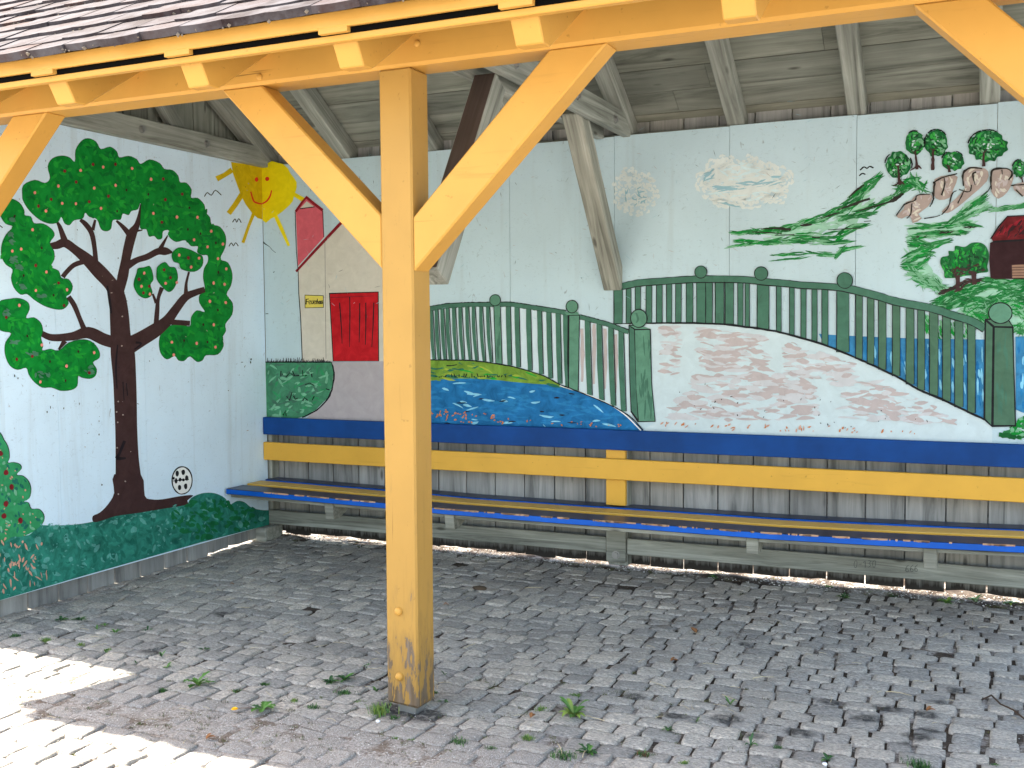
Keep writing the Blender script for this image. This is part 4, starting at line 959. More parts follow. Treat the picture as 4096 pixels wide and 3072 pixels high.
    P_.obj('painted_pond', bp, 'deep blue painted pond with white ripples above the bench back')
    # lower fence
    F = Art('back', lift=.0050).at(1, 1)
    def curve(x):      # foot of the fence
        pts = [(1505, 1450), (1850, 1453), (2000, 1470), (2212, 1505), (2362, 1545), (2512, 1595), (2612, 1655), (2800, 1728), (3000, 1810), (3150, 1880), (3260, 1960)]
        for a, b_ in zip(pts, pts[1:]):
            if x <= b_[0]: return a[1]+(b_[1]-a[1])*(x-a[0])/(b_[0]-a[0])
        return 1960
    def railc(x):
        pts = [(1300, 1025), (1505, 1010), (1650, 985), (1850, 974), (2212, 972), (2462, 1010), (2692, 1045), (2802, 1080), (3062, 1150), (3222, 1212)]
        for a, b_ in zip(pts, pts[1:]):
            if x <= b_[0]: return a[1]+(b_[1]-a[1])*(x-a[0])/(b_[0]-a[0])
        return 1212
    for x in (1515, 1560, 1610, 1655, 1710, 1765, 1825, 1880, 1945, 2005, 2180, 2255, 2355, 2450, 2530, 2610, 2675, 2865, 2967, 3067, 3155):
        w = 14 if x < 2100 else (19 if x < 2700 else 22)
        xb = x+(x-1500)*.01+(24 if x < 2100 else 6)
        F.rib([(x+w+3, railc(x), 3.5), (xb+w+3, curve(xb)-6, 3.5)], 'black', sm=0); F.rib([(x, railc(x), w), (x+6, (railc(x)+curve(x))/2, w+1), (xb, curve(xb)-4, w-2)], 'fence', rag=.06)
    for (a, b_) in (((1300, 2692)), ((2802, 3222))):
        pts = [(x, railc(x), 17) for x in range(a, b_+1, 60)]; F.rib([(x, y-2, 22) for x, y, _ in pts], 'black', rag=.1); F.rib(pts, 'fence', rag=.05)
    F.poly([(2055, 985), (2118, 985), (2135, 1488), (2072, 1478)], 'black'); F.poly([(2062, 985), (2112, 985), (2128, 1484), (2078, 1476)], 'fence_l')
    F.dot(2070, 935, 50, 52, 'black', 12, .02); F.dot(2070, 935, 44, 45, 'fence_l', 12, .02)
    F.poly([(2700, 1060), (2802, 1060), (2792, 1728), (2700, 1700)], 'black'); F.poly([(2712, 1070), (2796, 1068), (2784, 1722), (2708, 1690)], 'fence_l'); F.poly([(2665, 1035), (2780, 1035), (2800, 1062), (2690, 1064)], 'fence_l')
    F.rib([(2704, 1070, 6), (2700, 1300, 7), (2704, 1690, 5)], 'black', rag=.3)
    F.dot(2734, 990, 55, 58, 'black', 12, .02); F.dot(2734, 990, 48, 50, 'fence_l', 12, .02)
    F.poly([(3222, 1150), (3230, 1145), (3345, 1160), (3415, 1185), (3425, 1659), (3455, 1985), (3300, 1988), (3240, 1900), (3228, 1600)], 'black')
    F.poly([(3230, 1160), (3270, 1190), (3285, 1659), (3302, 1960), (3248, 1890), (3236, 1600)], 'fence'); F.poly([(3278, 1195), (3405, 1192), (3418, 1659), (3448, 1978), (3312, 1978), (3290, 1700)], 'fence_l'); F.poly([(3236, 1155), (3350, 1160), (3405, 1182), (3280, 1182)], 'fence_l')
    F.dabs([(3285, 1200), (3405, 1200), (3440, 1970), (3320, 1970)], ['fence', 'fence_l', 'fence'], 26, (80, 200), (5, 12), 1.55, .06); F.dabs([(2080, 1000), (2112, 1000), (2126, 1470), (2084, 1470)], ['fence'], 6, (60, 150), (4, 7), 1.55, .04)
    F.dot(3312, 1092, 75, 82, 'black', 14, .02); F.dot(3312, 1092, 67, 73, 'fence_l', 14, .02); F.rib([(3290, 1045, 8), (3305, 1100, 10), (3290, 1130, 5)], 'fence')
    F.rib([(x, curve(x), 5) for x in range(1300, 3261, 70)]+[(3350, 2058, 5)], 'black', rag=.25)
    F.obj('painted_fence', bp, 'lower green painted picket fence with ball topped posts')
    # bridge deck
    D = Art('back', lift=.0016).at(2, 1)
    deck = [(885, 1140), (1200, 1132), (1500, 1130), (1830, 1142), (2080, 1170), (2212, 1190), (2372, 1222), (2560, 1270), (2692, 1320), (2962, 1425), (3082, 1480), (3320, 1590), (3512, 1704), (3712, 1785), (3912, 1880), (4072, 1960), (4150, 2024), (4150, 2200), (1100, 2080), (1245, 1980), (1210, 1659), (1190, 1180)]
    D.poly(deck, 'deck')
    for reg, n in (([(1240, 1150), (1500, 1150), (1480, 1600), (1240, 1600)], 26), ([(1540, 1150), (2300, 1240), (2300, 1560), (1560, 1560)], 100), ([(1500, 1560), (2650, 1560), (2700, 1980), (1250, 1980)], 190), ([(2300, 1260), (3000, 1480), (3050, 1650), (2300, 1600)], 90), ([(2700, 1600), (3200, 1600), (3900, 1960), (4050, 2050), (2800, 1960)], 110)):
        D.dabs(reg, ['deck_m', 'deck_w', 'deck', 'deck_m', 'deck_w'], int(n*1.3), (70, 230), (8, 26), .04, .12)
    D.dabs([(1250, 1980), (2650, 2010), (3500, 2060), (3500, 2100), (1700, 2060), (1300, 2030)], ['orange', 'bare'], 46, (12, 46), (3, 8), -1.0, .5)
    D.dabs([(1250, 1560), (4000, 1960), (4100, 2100), (1700, 2060)], ['bark_d'], 30, (8, 26), (2, 5), -1.0, .6)
    D.obj('painted_bridge', bp, 'pale painted bridge deck with mauve brush strokes')
    # water behind the upper fence, hills
    K_ = Art('back', lift=.0014).at(3, 1)
    K_.poly([(440, 1225), (520, 1232), (760, 1245), (1250, 1265), (1870, 1275), (1870, 1990), (1500, 1780), (1100, 1600), (860, 1480), (480, 1310)], 'water_r')
    K_.dabs([(440, 1240), (1870, 1285), (1870, 1900), (1100, 1560), (480, 1300)], ['water_l', 'water_m', 'water'], 120, (60, 150), (5, 14), 1.5, .1)
    K_.poly([(2138, 1250), (2330, 1240), (2330, 1940), (2200, 1905), (2142, 1880)], 'water_r'); K_.dabs([(2145, 1260), (2330, 1260), (2330, 1900), (2145, 1870)], ['water_m', 'water_l', 'water'], 30, (60, 140), (6, 14), 1.5, .1)
    K_.obj('painted_lake', bp, 'blue painted lake behind the upper fence')
    L_ = Art('back', lift=.0032).at(3, 1)
    gr = [(1995, 2090), (2060, 2050), (2150, 1960), (2160, 1910), (2330, 1930), (2330, 2165), (2100, 2140)]
    L_.dabs(gr, ['hill', 'hill_d', 'hill_l', 'leaf'], 80, (30, 90), (8, 20), .2, .8); L_.rib([(1995, 2095, 20), (2070, 2105, 22), (2140, 2120, 16)], 'hill_d', rag=.3); L_.obj('painted_shrub', bp)
    hills(bp)
    # upper fence
    F = Art('back', lift=.0060).at(2, 1)
    rl = [(955, 815), (1040, 797), (1120, 783), (1290, 772), (1510, 757), (1700, 752), (2000, 757), (2212, 778), (2372, 790), (2512, 805), (2812, 822), (2972, 850), (3130, 890), (3280, 935), (3412, 965), (3632, 1005), (3812, 1065), (3972, 1115), (4085, 1180)]
    ft = [(890, 1140), (1500, 1132), (1830, 1142), (2080, 1172), (2212, 1192), (2372, 1224), (2692, 1318), (2962, 1428), (3082, 1482), (3320, 1592), (3512, 1706), (3712, 1788), (3912, 1884), (4082, 1965)]
    def ip(pts, x):
        for a, b_ in zip(pts, pts[1:]):
            if x <= b_[0]: return a[1]+(b_[1]-a[1])*(x-a[0])/(b_[0]-a[0])
        return pts[-1][1]
    for x, w in ((920, 34), (1010, 18), (1090, 20), (1185, 22), (1275, 22), (1360, 20), (1440, 22), (1536, 26), (1635, 36), (1705, 26), (1795, 34), (1880, 34), (1975, 20), (2035, 16), (2170, 48), (2307, 18), (2420, 18), (2520, 20), (2615, 20), (2705, 24), (2860, 50), (3000, 26), (3100, 26), (3200, 30), (3320, 30), (3440, 32), (3535, 28), (3645, 34), (3755, 32), (3862, 34), (3970, 30)):
        c = 'fence' if x < 3000 else 'fence2'; y1 = ip(ft, x)
        F.rib([(x, ip(rl, x), w+6), (x, y1-2, w+6)], 'black', sm=0, rag=.04); F.rib([(x, ip(rl, x), w), (x+2, (ip(rl, x)+y1)/2, w), (x, y1-4, w)], c, rag=.05)
    F.rib([(x, y+2, 32 if x < 2900 else 36) for x, y in rl], 'black', rag=.06); F.rib([(x, y, 25 if x < 2900 else 30) for x, y in rl], 'fence', rag=.05)
    F.rib([(890, 1140, 4), (1010, 1137, 4), (1300, 1133, 6), (1500, 1132, 8)]+[(x, y, 9) for x, y in ft[2:]], 'black', rag=.3)
    for x, y, r in ((1635, 692, 52), (2155, 705, 58), (2877, 765, 68)): F.dot(x, y, r+4, r+4, 'black', 14, .02); F.dot(x, y, r-3, r-3, 'fence', 14, .02)
    F.at(3, 1)
    F.poly([(1872, 1100), (1895, 1092), (2085, 1105), (2122, 1168), (2128, 1500), (2145, 2025), (1935, 2030), (1862, 1965)], 'black')
    F.poly([(1885, 1120), (1940, 1170), (1928, 2010), (1878, 1958)], 'fence2'); F.poly([(1960, 1172), (2108, 1178), (2118, 1500), (2132, 2012), (1950, 2012)], 'fence2'); F.poly([(1895, 1105), (2078, 1115), (2108, 1160), (1958, 1158)], 'fence2')
    F.dot(2007, 1046, 106, 94, 'black', 16, .02); F.dot(2007, 1046, 96, 84, 'fence_l', 16, .02)
    F.dabs([(1965, 1180), (2105, 1185), (2125, 2000), (1955, 2000)], ['fence', 'fence2'], 18, (80, 200), (6, 14), 1.55, .05)
    F.obj('painted_fence', bp, 'upper green painted bridge railing with ball topped posts')
    clouds(bp)

def clouds(bp):
    C = Art('back', lift=.0009).at(2, 0)
    def scal(cx, cy, rx, ry, n, seed, w, mat, a0=0, a1=6.28):
        r = random.Random(seed); k = 0
        while k < n:
            a = a0+(a1-a0)*k/n+r.uniform(-.25, .25); q = r.uniform(.72, 1.08); l0 = C.lift
            C.rib([(cx+rx*q*math.cos(a), cy+ry*q*math.sin(a), w*.4), (cx+rx*q*1.08*math.cos(a+.22), cy+ry*q*1.1*math.sin(a+.22), w), (cx+rx*q*math.cos(a+.48), cy+ry*q*math.sin(a+.48), w*.4)], mat, rag=.35); C.lift = l0+.0000015; k += 1
    for (cx, cy, rx, ry) in ((960, 1580, 75, 80), (1020, 1510, 80, 60), (1150, 1560, 80, 70), (1190, 1680, 80, 90), (1080, 1800, 100, 70), (950, 1730, 80, 90)):
        for k in range(4): scal(cx, cy, rx*(1-.2*k), ry*(1-.2*k), 9, k+cx, 11, 'cloud')
    C.dabs([(960, 1560), (1120, 1600), (1200, 1700), (1080, 1820), (960, 1780)], ['cloud_s', 'cloud', 'cloud'], 40, (40, 100), (3, 8), .3, .9)
    C.obj('painted_cloud', bp, 'smaller faint cream painted cloud beside the grey brace')
    C = Art('back', lift=.0009).at(2, 0)
    for cx, cy, rx, ry in ((1700, 1590, 110, 120), (1790, 1470, 120, 100), (1850, 1440, 110, 85), (2070, 1430, 90, 80), (2200, 1480, 110, 90), (2310, 1560, 120, 110), (2250, 1680, 130, 80), (2050, 1720, 140, 70), (1850, 1730, 130, 60), (1960, 1580, 180, 90)):
        for k in range(5): scal(cx, cy, rx*(1-.18*k), ry*(1-.18*k), 11, k+int(cx), 12, 'cloud')
    body = [(1640, 1560), (1750, 1450), (1850, 1400), (2060, 1400), (2250, 1450), (2370, 1530), (2360, 1640), (2260, 1700), (2000, 1750), (1780, 1740), (1660, 1670)]
    C.dabs(body, ['cloud', 'cloud', 'sky_w'], 150, (60, 170), (4, 13), -.1, .4)
    C.dabs([(1700, 1590), (2380, 1490), (2380, 1600), (1760, 1680)], ['cloud_s', 'cloud'], 46, (90, 240), (4, 12), -.15, .12)
    C.dabs([(1640, 1480), (1820, 1430), (1820, 1500), (1650, 1620)], ['cloud_s'], 10, (50, 110), (3, 8), -.7, .3)
    C.dabs([(1680, 1720), (2000, 1740), (2000, 1800), (1720, 1780)], ['cloud_s', 'cloud'], 10, (60, 140), (4, 9), .2, .2)
    C.obj('painted_cloud', bp, 'larger cream painted cloud with blue shading right of the brace')
    for pts in ([(795, 1470), (830, 1442), (855, 1455), (880, 1438), (912, 1452)], [(788, 1520), (815, 1498), (842, 1508)]):
        D = Art('back').at(3, 0); D.rib([(x, y, 6) for x, y in pts], 'black', sm=3, rag=.2); D.obj('painted_bird', bp)

def hills(bp):
    H = Art('back', lift=.0020).at(3, 1)
    def green(pts, n, mats=('hill', 'hill_d', 'hill', 'hill_l', 'leaf'), ang=None, spread=.18, w=(3, 10), L=(60, 170)):
        n = int(n*1.7)
        # brush strokes along a line of points (x, y, halfwidth)
        for k in range(n):
            i = H.rnd.randrange(len(pts)-1); t = H.rnd.random(); a, b_ = pts[i], pts[i+1]
            x = a[0]+(b_[0]-a[0])*t; y = a[1]+(b_[1]-a[1])*t; hw = a[2]+(b_[2]-a[2])*t
            y += H.rnd.uniform(-hw, hw); an = math.atan2(b_[1]-a[1], b_[0]-a[0]) if ang is None else ang; an += H.rnd.gauss(0, spread); l = H.rnd.uniform(*L)/2; ww = H.rnd.uniform(*w)
            dx, dy = math.cos(an)*l, math.sin(an)*l; l0 = H.lift
            H.rib([(x-dx, y-dy, ww*.2), (x-dx*.3, y-dy*.3, ww), (x+dx*.4, y+dy*.4, ww*.8), (x+dx, y+dy, ww*.15)], H.rnd.choice(mats), sm=2, rag=.35); H.lift = l0+.0000012
    # thin pale washes first
    for pts_, n_ in (([(0, 400, 60), (400, 350, 70), (700, 230, 90), (900, 20, 90)], 40), ([(1250, 330, 60), (1500, 330, 60), (1750, 280, 40)], 36), ([(1220, 480, 60), (1330, 640, 60), (1450, 760, 50)], 40), ([(1500, 900, 60), (1900, 860, 80), (2300, 900, 120)], 50), ([(1650, 1050, 60), (2000, 1050, 90), (2300, 1150, 60)], 36), ([(1600, 220, 30), (1850, 80, 50)], 16)):
        green(pts_, n_, ('hill_w',), spread=.25, w=(8, 22), L=(90, 220))
    # long slope from the left up to the trees
    green([(-1050+760, 360, 10), (-100, 340, 18), (100, 330, 22), (300, 270, 30), (480, 220, 30), (640, 140, 36), (760, 60, 60), (860, -60, 60), (960, -130, 30)], 150)
    green([(-260, 420, 14), (0, 440, 18), (300, 390, 40), (600, 380, 46), (760, 300, 20), (840, 285, 8)], 90, spread=.08)
    green([(-300, 470, 4), (-100, 440, 10), (300, 430, 14), (600, 440, 20), (720, 430, 8)], 30, spread=.06)
    green([(50, 545, 8), (300, 530, 16), (600, 540, 20), (640, 500, 20), (800, 470, 6)], 34, spread=.08); green([(60, 590, 5), (300, 565, 8)], 8, spread=.06, w=(3, 7))
    green([(640, 230, 20), (800, 200, 22), (900, 190, 10)], 26); green([(780, 160, 14), (960, 110, 20), (1050, 60, 24), (1180, -20, 26), (1290, -90, 30)], 60)
    green([(1120, -30, 20), (1240, -90, 40), (1300, -60, 40), (1360, -30, 14)], 34, spread=.5)
    for pts in ([(700, 50, 5), (760, -10, 9), (830, -60, 6)], [(-60, 320, 4), (60, 315, 8), (180, 322, 12), (200, 330, 4)], [(280, 290, 5), (340, 285, 11), (380, 280, 4)], [(460, 230, 4), (560, 195, 8), (620, 180, 5)], [(640, 140, 6), (760, 100, 12), (880, 55, 9)],
                [(760, 170, 4), (900, 130, 7), (1040, 90, 10), (1100, 60, 22), (1170, 12, 10)], [(60, 375, 4), (230, 370, 6)], [(380, 390, 4), (450, 392, 5)], [(520, 328, 3), (680, 318, 5), (820, 312, 3)], [(830, 255, 3), (890, 250, 5)], [(-140, 345, 3), (-20, 350, 5), (120, 360, 4)], [(600, 155, 4), (680, 130, 5)]):
        H.rib(pts, 'hill_k', rag=.4)
    # slopes right of the walking figure's place down to the lake
    green([(1270, 300, 20), (1500, 290, 26), (1700, 270, 20), (1800, 290, 8)], 46, spread=.1); green([(1260, 390, 24), (1450, 360, 26), (1700, 350, 14)], 56, spread=.12)
    green([(1240, 440, 30), (1400, 470, 36), (1560, 420, 12)], 46, spread=.15); green([(1200, 580, 40), (1300, 530, 40), (1400, 520, 24)], 60, spread=.3); green([(1190, 640, 26), (1300, 640, 30), (1360, 600, 12)], 40, spread=.15)
    green([(1230, 700, 30), (1340, 760, 50), (1500, 830, 30)], 80, ('hill', 'hill_l', 'hill_l', 'hill_l'), spread=.5)
    green([(1600, 240, 14), (1680, 180, 16), (1780, 110, 20), (1880, 50, 30)], 40); green([(1640, 240, 10), (1800, 180, 24), (1890, 140, 10)], 22, ('hill_l', 'hill'))
    green([(1980, 150, 12), (2120, 130, 20), (2300, 110, 30)], 30, ('hill_l', 'hill'), spread=.1); green([(1700, 310, 8), (1800, 300, 8)], 6, ('hill_k',), w=(2, 4), L=(30, 80)); green([(1480, 350, 6), (1600, 345, 6)], 6, ('hill_k',), w=(3, 5), L=(30, 70)); green([(1560, 345, 8), (1260, 395, 8)], 5, ('hill_k',), w=(3, 5), L=(30, 50))
    green([(1450, 960, 26), (1600, 880, 50), (1750, 850, 50), (1900, 790, 50), (2050, 800, 40), (2300, 790, 40)], 190, ('hill', 'hill_d', 'leaf_d', 'hill_l'), spread=.25)
    green([(1480, 1000, 20), (1700, 950, 40), (1880, 960, 50), (2080, 900, 50), (2300, 900, 60)], 190, ('hill', 'hill_l', 'hill_d', 'leaf_d'), spread=.3)
    green([(1700, 1020, 30), (1860, 1080, 60), (2000, 980, 30), (2150, 1000, 60), (2300, 1080, 60)], 130, ('hill', 'hill_l', 'leaf'), spread=.5); green([(2140, 1180, 40), (2300, 1200, 30)], 40, ('hill', 'leaf', 'hill_l'), spread=.6)
    green([(1350, 1130, 60), (1450, 1180, 70), (1800, 1210, 50)], 120, ('hill_l', 'hill', 'leaf'), ang=1.2, spread=.3, w=(4, 10), L=(30, 80))
    green([(1500, 870, 10), (1600, 830, 14), (1700, 770, 14), (1850, 760, 20)], 22, ('hill_k', 'bark'), w=(5, 10), L=(40, 100))
    H.obj('painted_hills', bp, 'brushed green painted hillside rising to the right')
    # rocks
    Rk = Art('back', lift=.0040).at(3, 1)
    for poly in ([(1440, -120), (1520, -150), (1640, -130), (1600, -40), (1560, 40), (1500, 60), (1430, 60), (1300, 40), (1180, 110), (1120, 190), (1160, 130), (1200, 80), (1270, 60), (1300, 100), (1230, 200), (1260, 250), (1340, 220), (1400, 110), (1480, 60), (1560, -20)],):
        pass
    R1 = [(1440, -110), (1560, -145), (1640, -130), (1600, -20), (1570, 50), (1480, 70), (1430, 20)]
    R2 = [(1690, -170), (1740, -215), (1840, -210), (1900, -180), (1890, -90), (1760, 30), (1640, 130), (1560, 180), (1500, 170), (1620, 60), (1700, -30), (1680, -100)]
    R3 = [(1930, -150), (1950, -195), (2060, -200), (2120, -150), (2110, -80), (2070, 0), (1990, 60), (1930, 0), (1930, -80)]
    R4 = [(1280, 30), (1400, 20), (1420, 60), (1380, 130), (1300, 190), (1330, 230), (1250, 270), (1230, 200), (1160, 230), (1110, 210), (1170, 150), (1190, 90), (1240, 75)]
    R5 = [(2110, -60), (2300, -80), (2300, 40), (2180, 30)]
    for pl in (R1, R2, R3, R4, R5):
        Rk.poly(pl, 'rock', 2); Rk.dabs(pl, ['deck_m', 'rock', 'house'], 22, (30, 90), (6, 12), 1.2, .8)
    for pts in ([(1428, 60, 5), (1440, -70, 9), (1430, -80, 6), (1530, -130, 6), (1635, -155, 6)], [(1520, -130, 5), (1528, -70, 6), (1500, 30, 8)], [(1690, -50, 5), (1685, -160, 8), (1750, -205, 7), (1850, -200, 4)], [(1650, -20, 5), (1740, 0, 4), (1760, -60, 6)], [(1800, -170, 6), (1770, -150, 7), (1790, -60, 3)],
                [(1930, -20, 4), (1925, -120, 8), (1950, -190, 9), (2060, -200, 5), (2110, -160, 7), (2080, -100, 6)], [(2020, -190, 5), (2025, -150, 4)], [(1110, 205, 5), (1180, 110, 7), (1270, 75, 6), (1290, 30, 5), (1400, 20, 4)], [(1245, 100, 5), (1235, 190, 6), (1200, 230, 4)], [(1500, 200, 4), (1560, 130, 6), (1590, 20, 6), (1630, -10, 3)], [(1640, 100, 5), (1680, 20, 6), (1700, -20, 3)], [(2100, -55, 6), (2180, -60, 5), (2300, -70, 5)], [(2140, -20, 4), (2200, 40, 6)], [(1400, 130, 5), (1430, 60, 6), (1420, 0, 5)], [(1350, 230, 4), (1450, 215, 4), (1490, 200, 3)], [(1840, 40, 4), (1900, -10, 3)], [(1900, 0, 4), (1930, -60, 4)]):
        Rk.rib(pts, 'hill_k', rag=.45)
    Rk.obj('painted_rocks', bp, 'mauve grey painted rocks outlined in black')
    def tree(cx, cy, rx, ry, trunk, name_label, seed, roots=False, lobes=11):
        T = Art('back', lift=.0052).at(3, 0); r = random.Random(seed)
        pl = []
        for k in range(lobes*2):
            a = 6.2832*k/(lobes*2); q = (1.02 if k % 2 else .94)*r.uniform(.9, 1.06); pl.append((cx+rx*q*math.cos(a), cy+ry*q*math.sin(a)))
        T.poly(pl, 'tree', 3); T.dabs(pl, ['tree_l', 'tree', 'tree_d', 'hill', 'hill_l'], int(rx*ry/130), (20, 60), (5, 13), r.uniform(-.6, .6), .9)
        T.dabs([(cx-rx*.5, cy-ry*.3), (cx+rx*.5, cy-ry*.3), (cx+rx*.5, cy+ry*.5), (cx-rx*.5, cy+ry*.5)], ['hill_l', 'deck', 'tree_l'], 7, (16, 40), (4, 8), .2, .6)
        for k in range(3):
            a = r.uniform(3.0, 6.2); T.rib([(cx+rx*math.cos(a+d)*1.0, cy+ry*math.sin(a+d)*1.0, 5) for d in (0, .25, .5, .75)], 'black', rag=.5)
        T.rib(trunk, 'bark', rag=.3)
        x, y, w = trunk[-1]
        if roots: T.rib([(x-60, y+10, 3), (x-20, y-12, 8), (x+5, y-30, 10), (x+40, y-5, 4)], 'bark', rag=.3)
        T.rib([(trunk[0][0], trunk[0][1]+20, 4), (trunk[0][0]-30, trunk[0][1]-10, 2)], 'bark', rag=.2); T.rib([(trunk[0][0], trunk[0][1]+10, 4), (trunk[0][0]+30, trunk[0][1]-20, 2)], 'bark', rag=.2)
        T.obj('painted_tree', bp, name_label)
    tree(1270, 1235, 88, 105, [(1270, 1310, 6), (1282, 1390, 9), (1288, 1465, 13)], 'small painted tree second from the left on the hill', 2, True)
    tree(1455, 1240, 105, 120, [(1430, 1290, 8), (1425, 1380, 13), (1425, 1472, 13)], 'tall painted tree third from the left on the hill', 3)
    tree(1128, 1425, 118, 115, [(1125, 1430, 7), (1130, 1510, 9), (1140, 1600, 14)], 'painted tree standing lowest at the left of the hilltop group', 4, True)
    tree(1598, 1390, 100, 85, [(1560, 1430, 6), (1567, 1490, 14)], 'low painted bush between two hilltop trees', 5)
    tree(1898, 1262, 172, 138, [(1868, 1310, 7), (1862, 1370, 10), (1865, 1440, 14)], 'widest painted tree on the right of the hilltop', 6, False, 13)
    tree(2170, 1460, 60, 80, [(2190, 1530, 5), (2200, 1580, 6)], 'painted tree at the far right by the rocks', 7)
    # pair of dark trees
    T = Art('back', lift=.0052).at(3, 1)
    pl = [(1490, 620), (1500, 565), (1560, 550), (1560, 510), (1610, 510), (1620, 465), (1700, 475), (1760, 440), (1840, 440), (1890, 480), (1910, 560), (1895, 640), (1900, 690), (1830, 700), (1760, 720), (1700, 725), (1640, 740), (1560, 745), (1525, 735), (1520, 680)]
    T.poly(pl, 'tree', 4); T.dabs(pl, ['tree_l', 'tree', 'hill', 'leaf', 'tree_d'], 150, (20, 60), (5, 12), 1.3, .7)
    T.dabs([(1560, 650), (1880, 600), (1890, 690), (1700, 725), (1550, 740)], ['bark', 'tree_d', 'bark'], 40, (20, 60), (5, 12), -.5, .5)
    T.rib([(1636, 720, 22), (1640, 780, 18), (1640, 860, 18)], 'bark', rag=.1); T.rib([(1780, 690, 26), (1780, 740, 20), (1785, 800, 20)], 'bark', rag=.1); T.rib([(1610, 860, 6), (1660, 840, 12), (1700, 800, 8), (1750, 770, 10)], 'bark', rag=.3)
    T.obj('painted_tree', bp, 'pair of dark round painted trees left of the red barn')
    N = Art('back', lift=.0056).at(3, 1)
    N.poly([(1930, 400), (2068, 210), (2330, 200), (2330, 420), (1945, 432)], 'barn_r'); N.dabs([(1950, 400), (2075, 225), (2330, 215), (2330, 400)], ['barn', 'barn_r', 'roof_red'], 50, (40, 120), (6, 14), -.9, .3)
    N.poly([(1918, 440), (1950, 425), (2330, 412), (2330, 752), (1960, 752), (1922, 745), (1912, 600)], 'barn'); N.rib([(1925, 405, 7), (1995, 300, 7), (2068, 212, 6), (2330, 200, 5)], 'black', rag=.3, sm=0); N.rib([(1945, 430, 8), (2330, 408, 8)], 'black', sm=0)
    N.poly([(2105, 632), (2330, 622), (2330, 742), (2110, 742)], 'log'); 
    for y in (652, 675, 700, 722): N.rib([(2108, y, 3), (2330, y-4, 3)], 'bark', sm=0, rag=.3)
    N.rib([(2105, 632, 3), (2108, 742, 3)], 'bark', sm=0)
    N.obj('painted_barn', bp, 'dark red painted barn at the right edge')

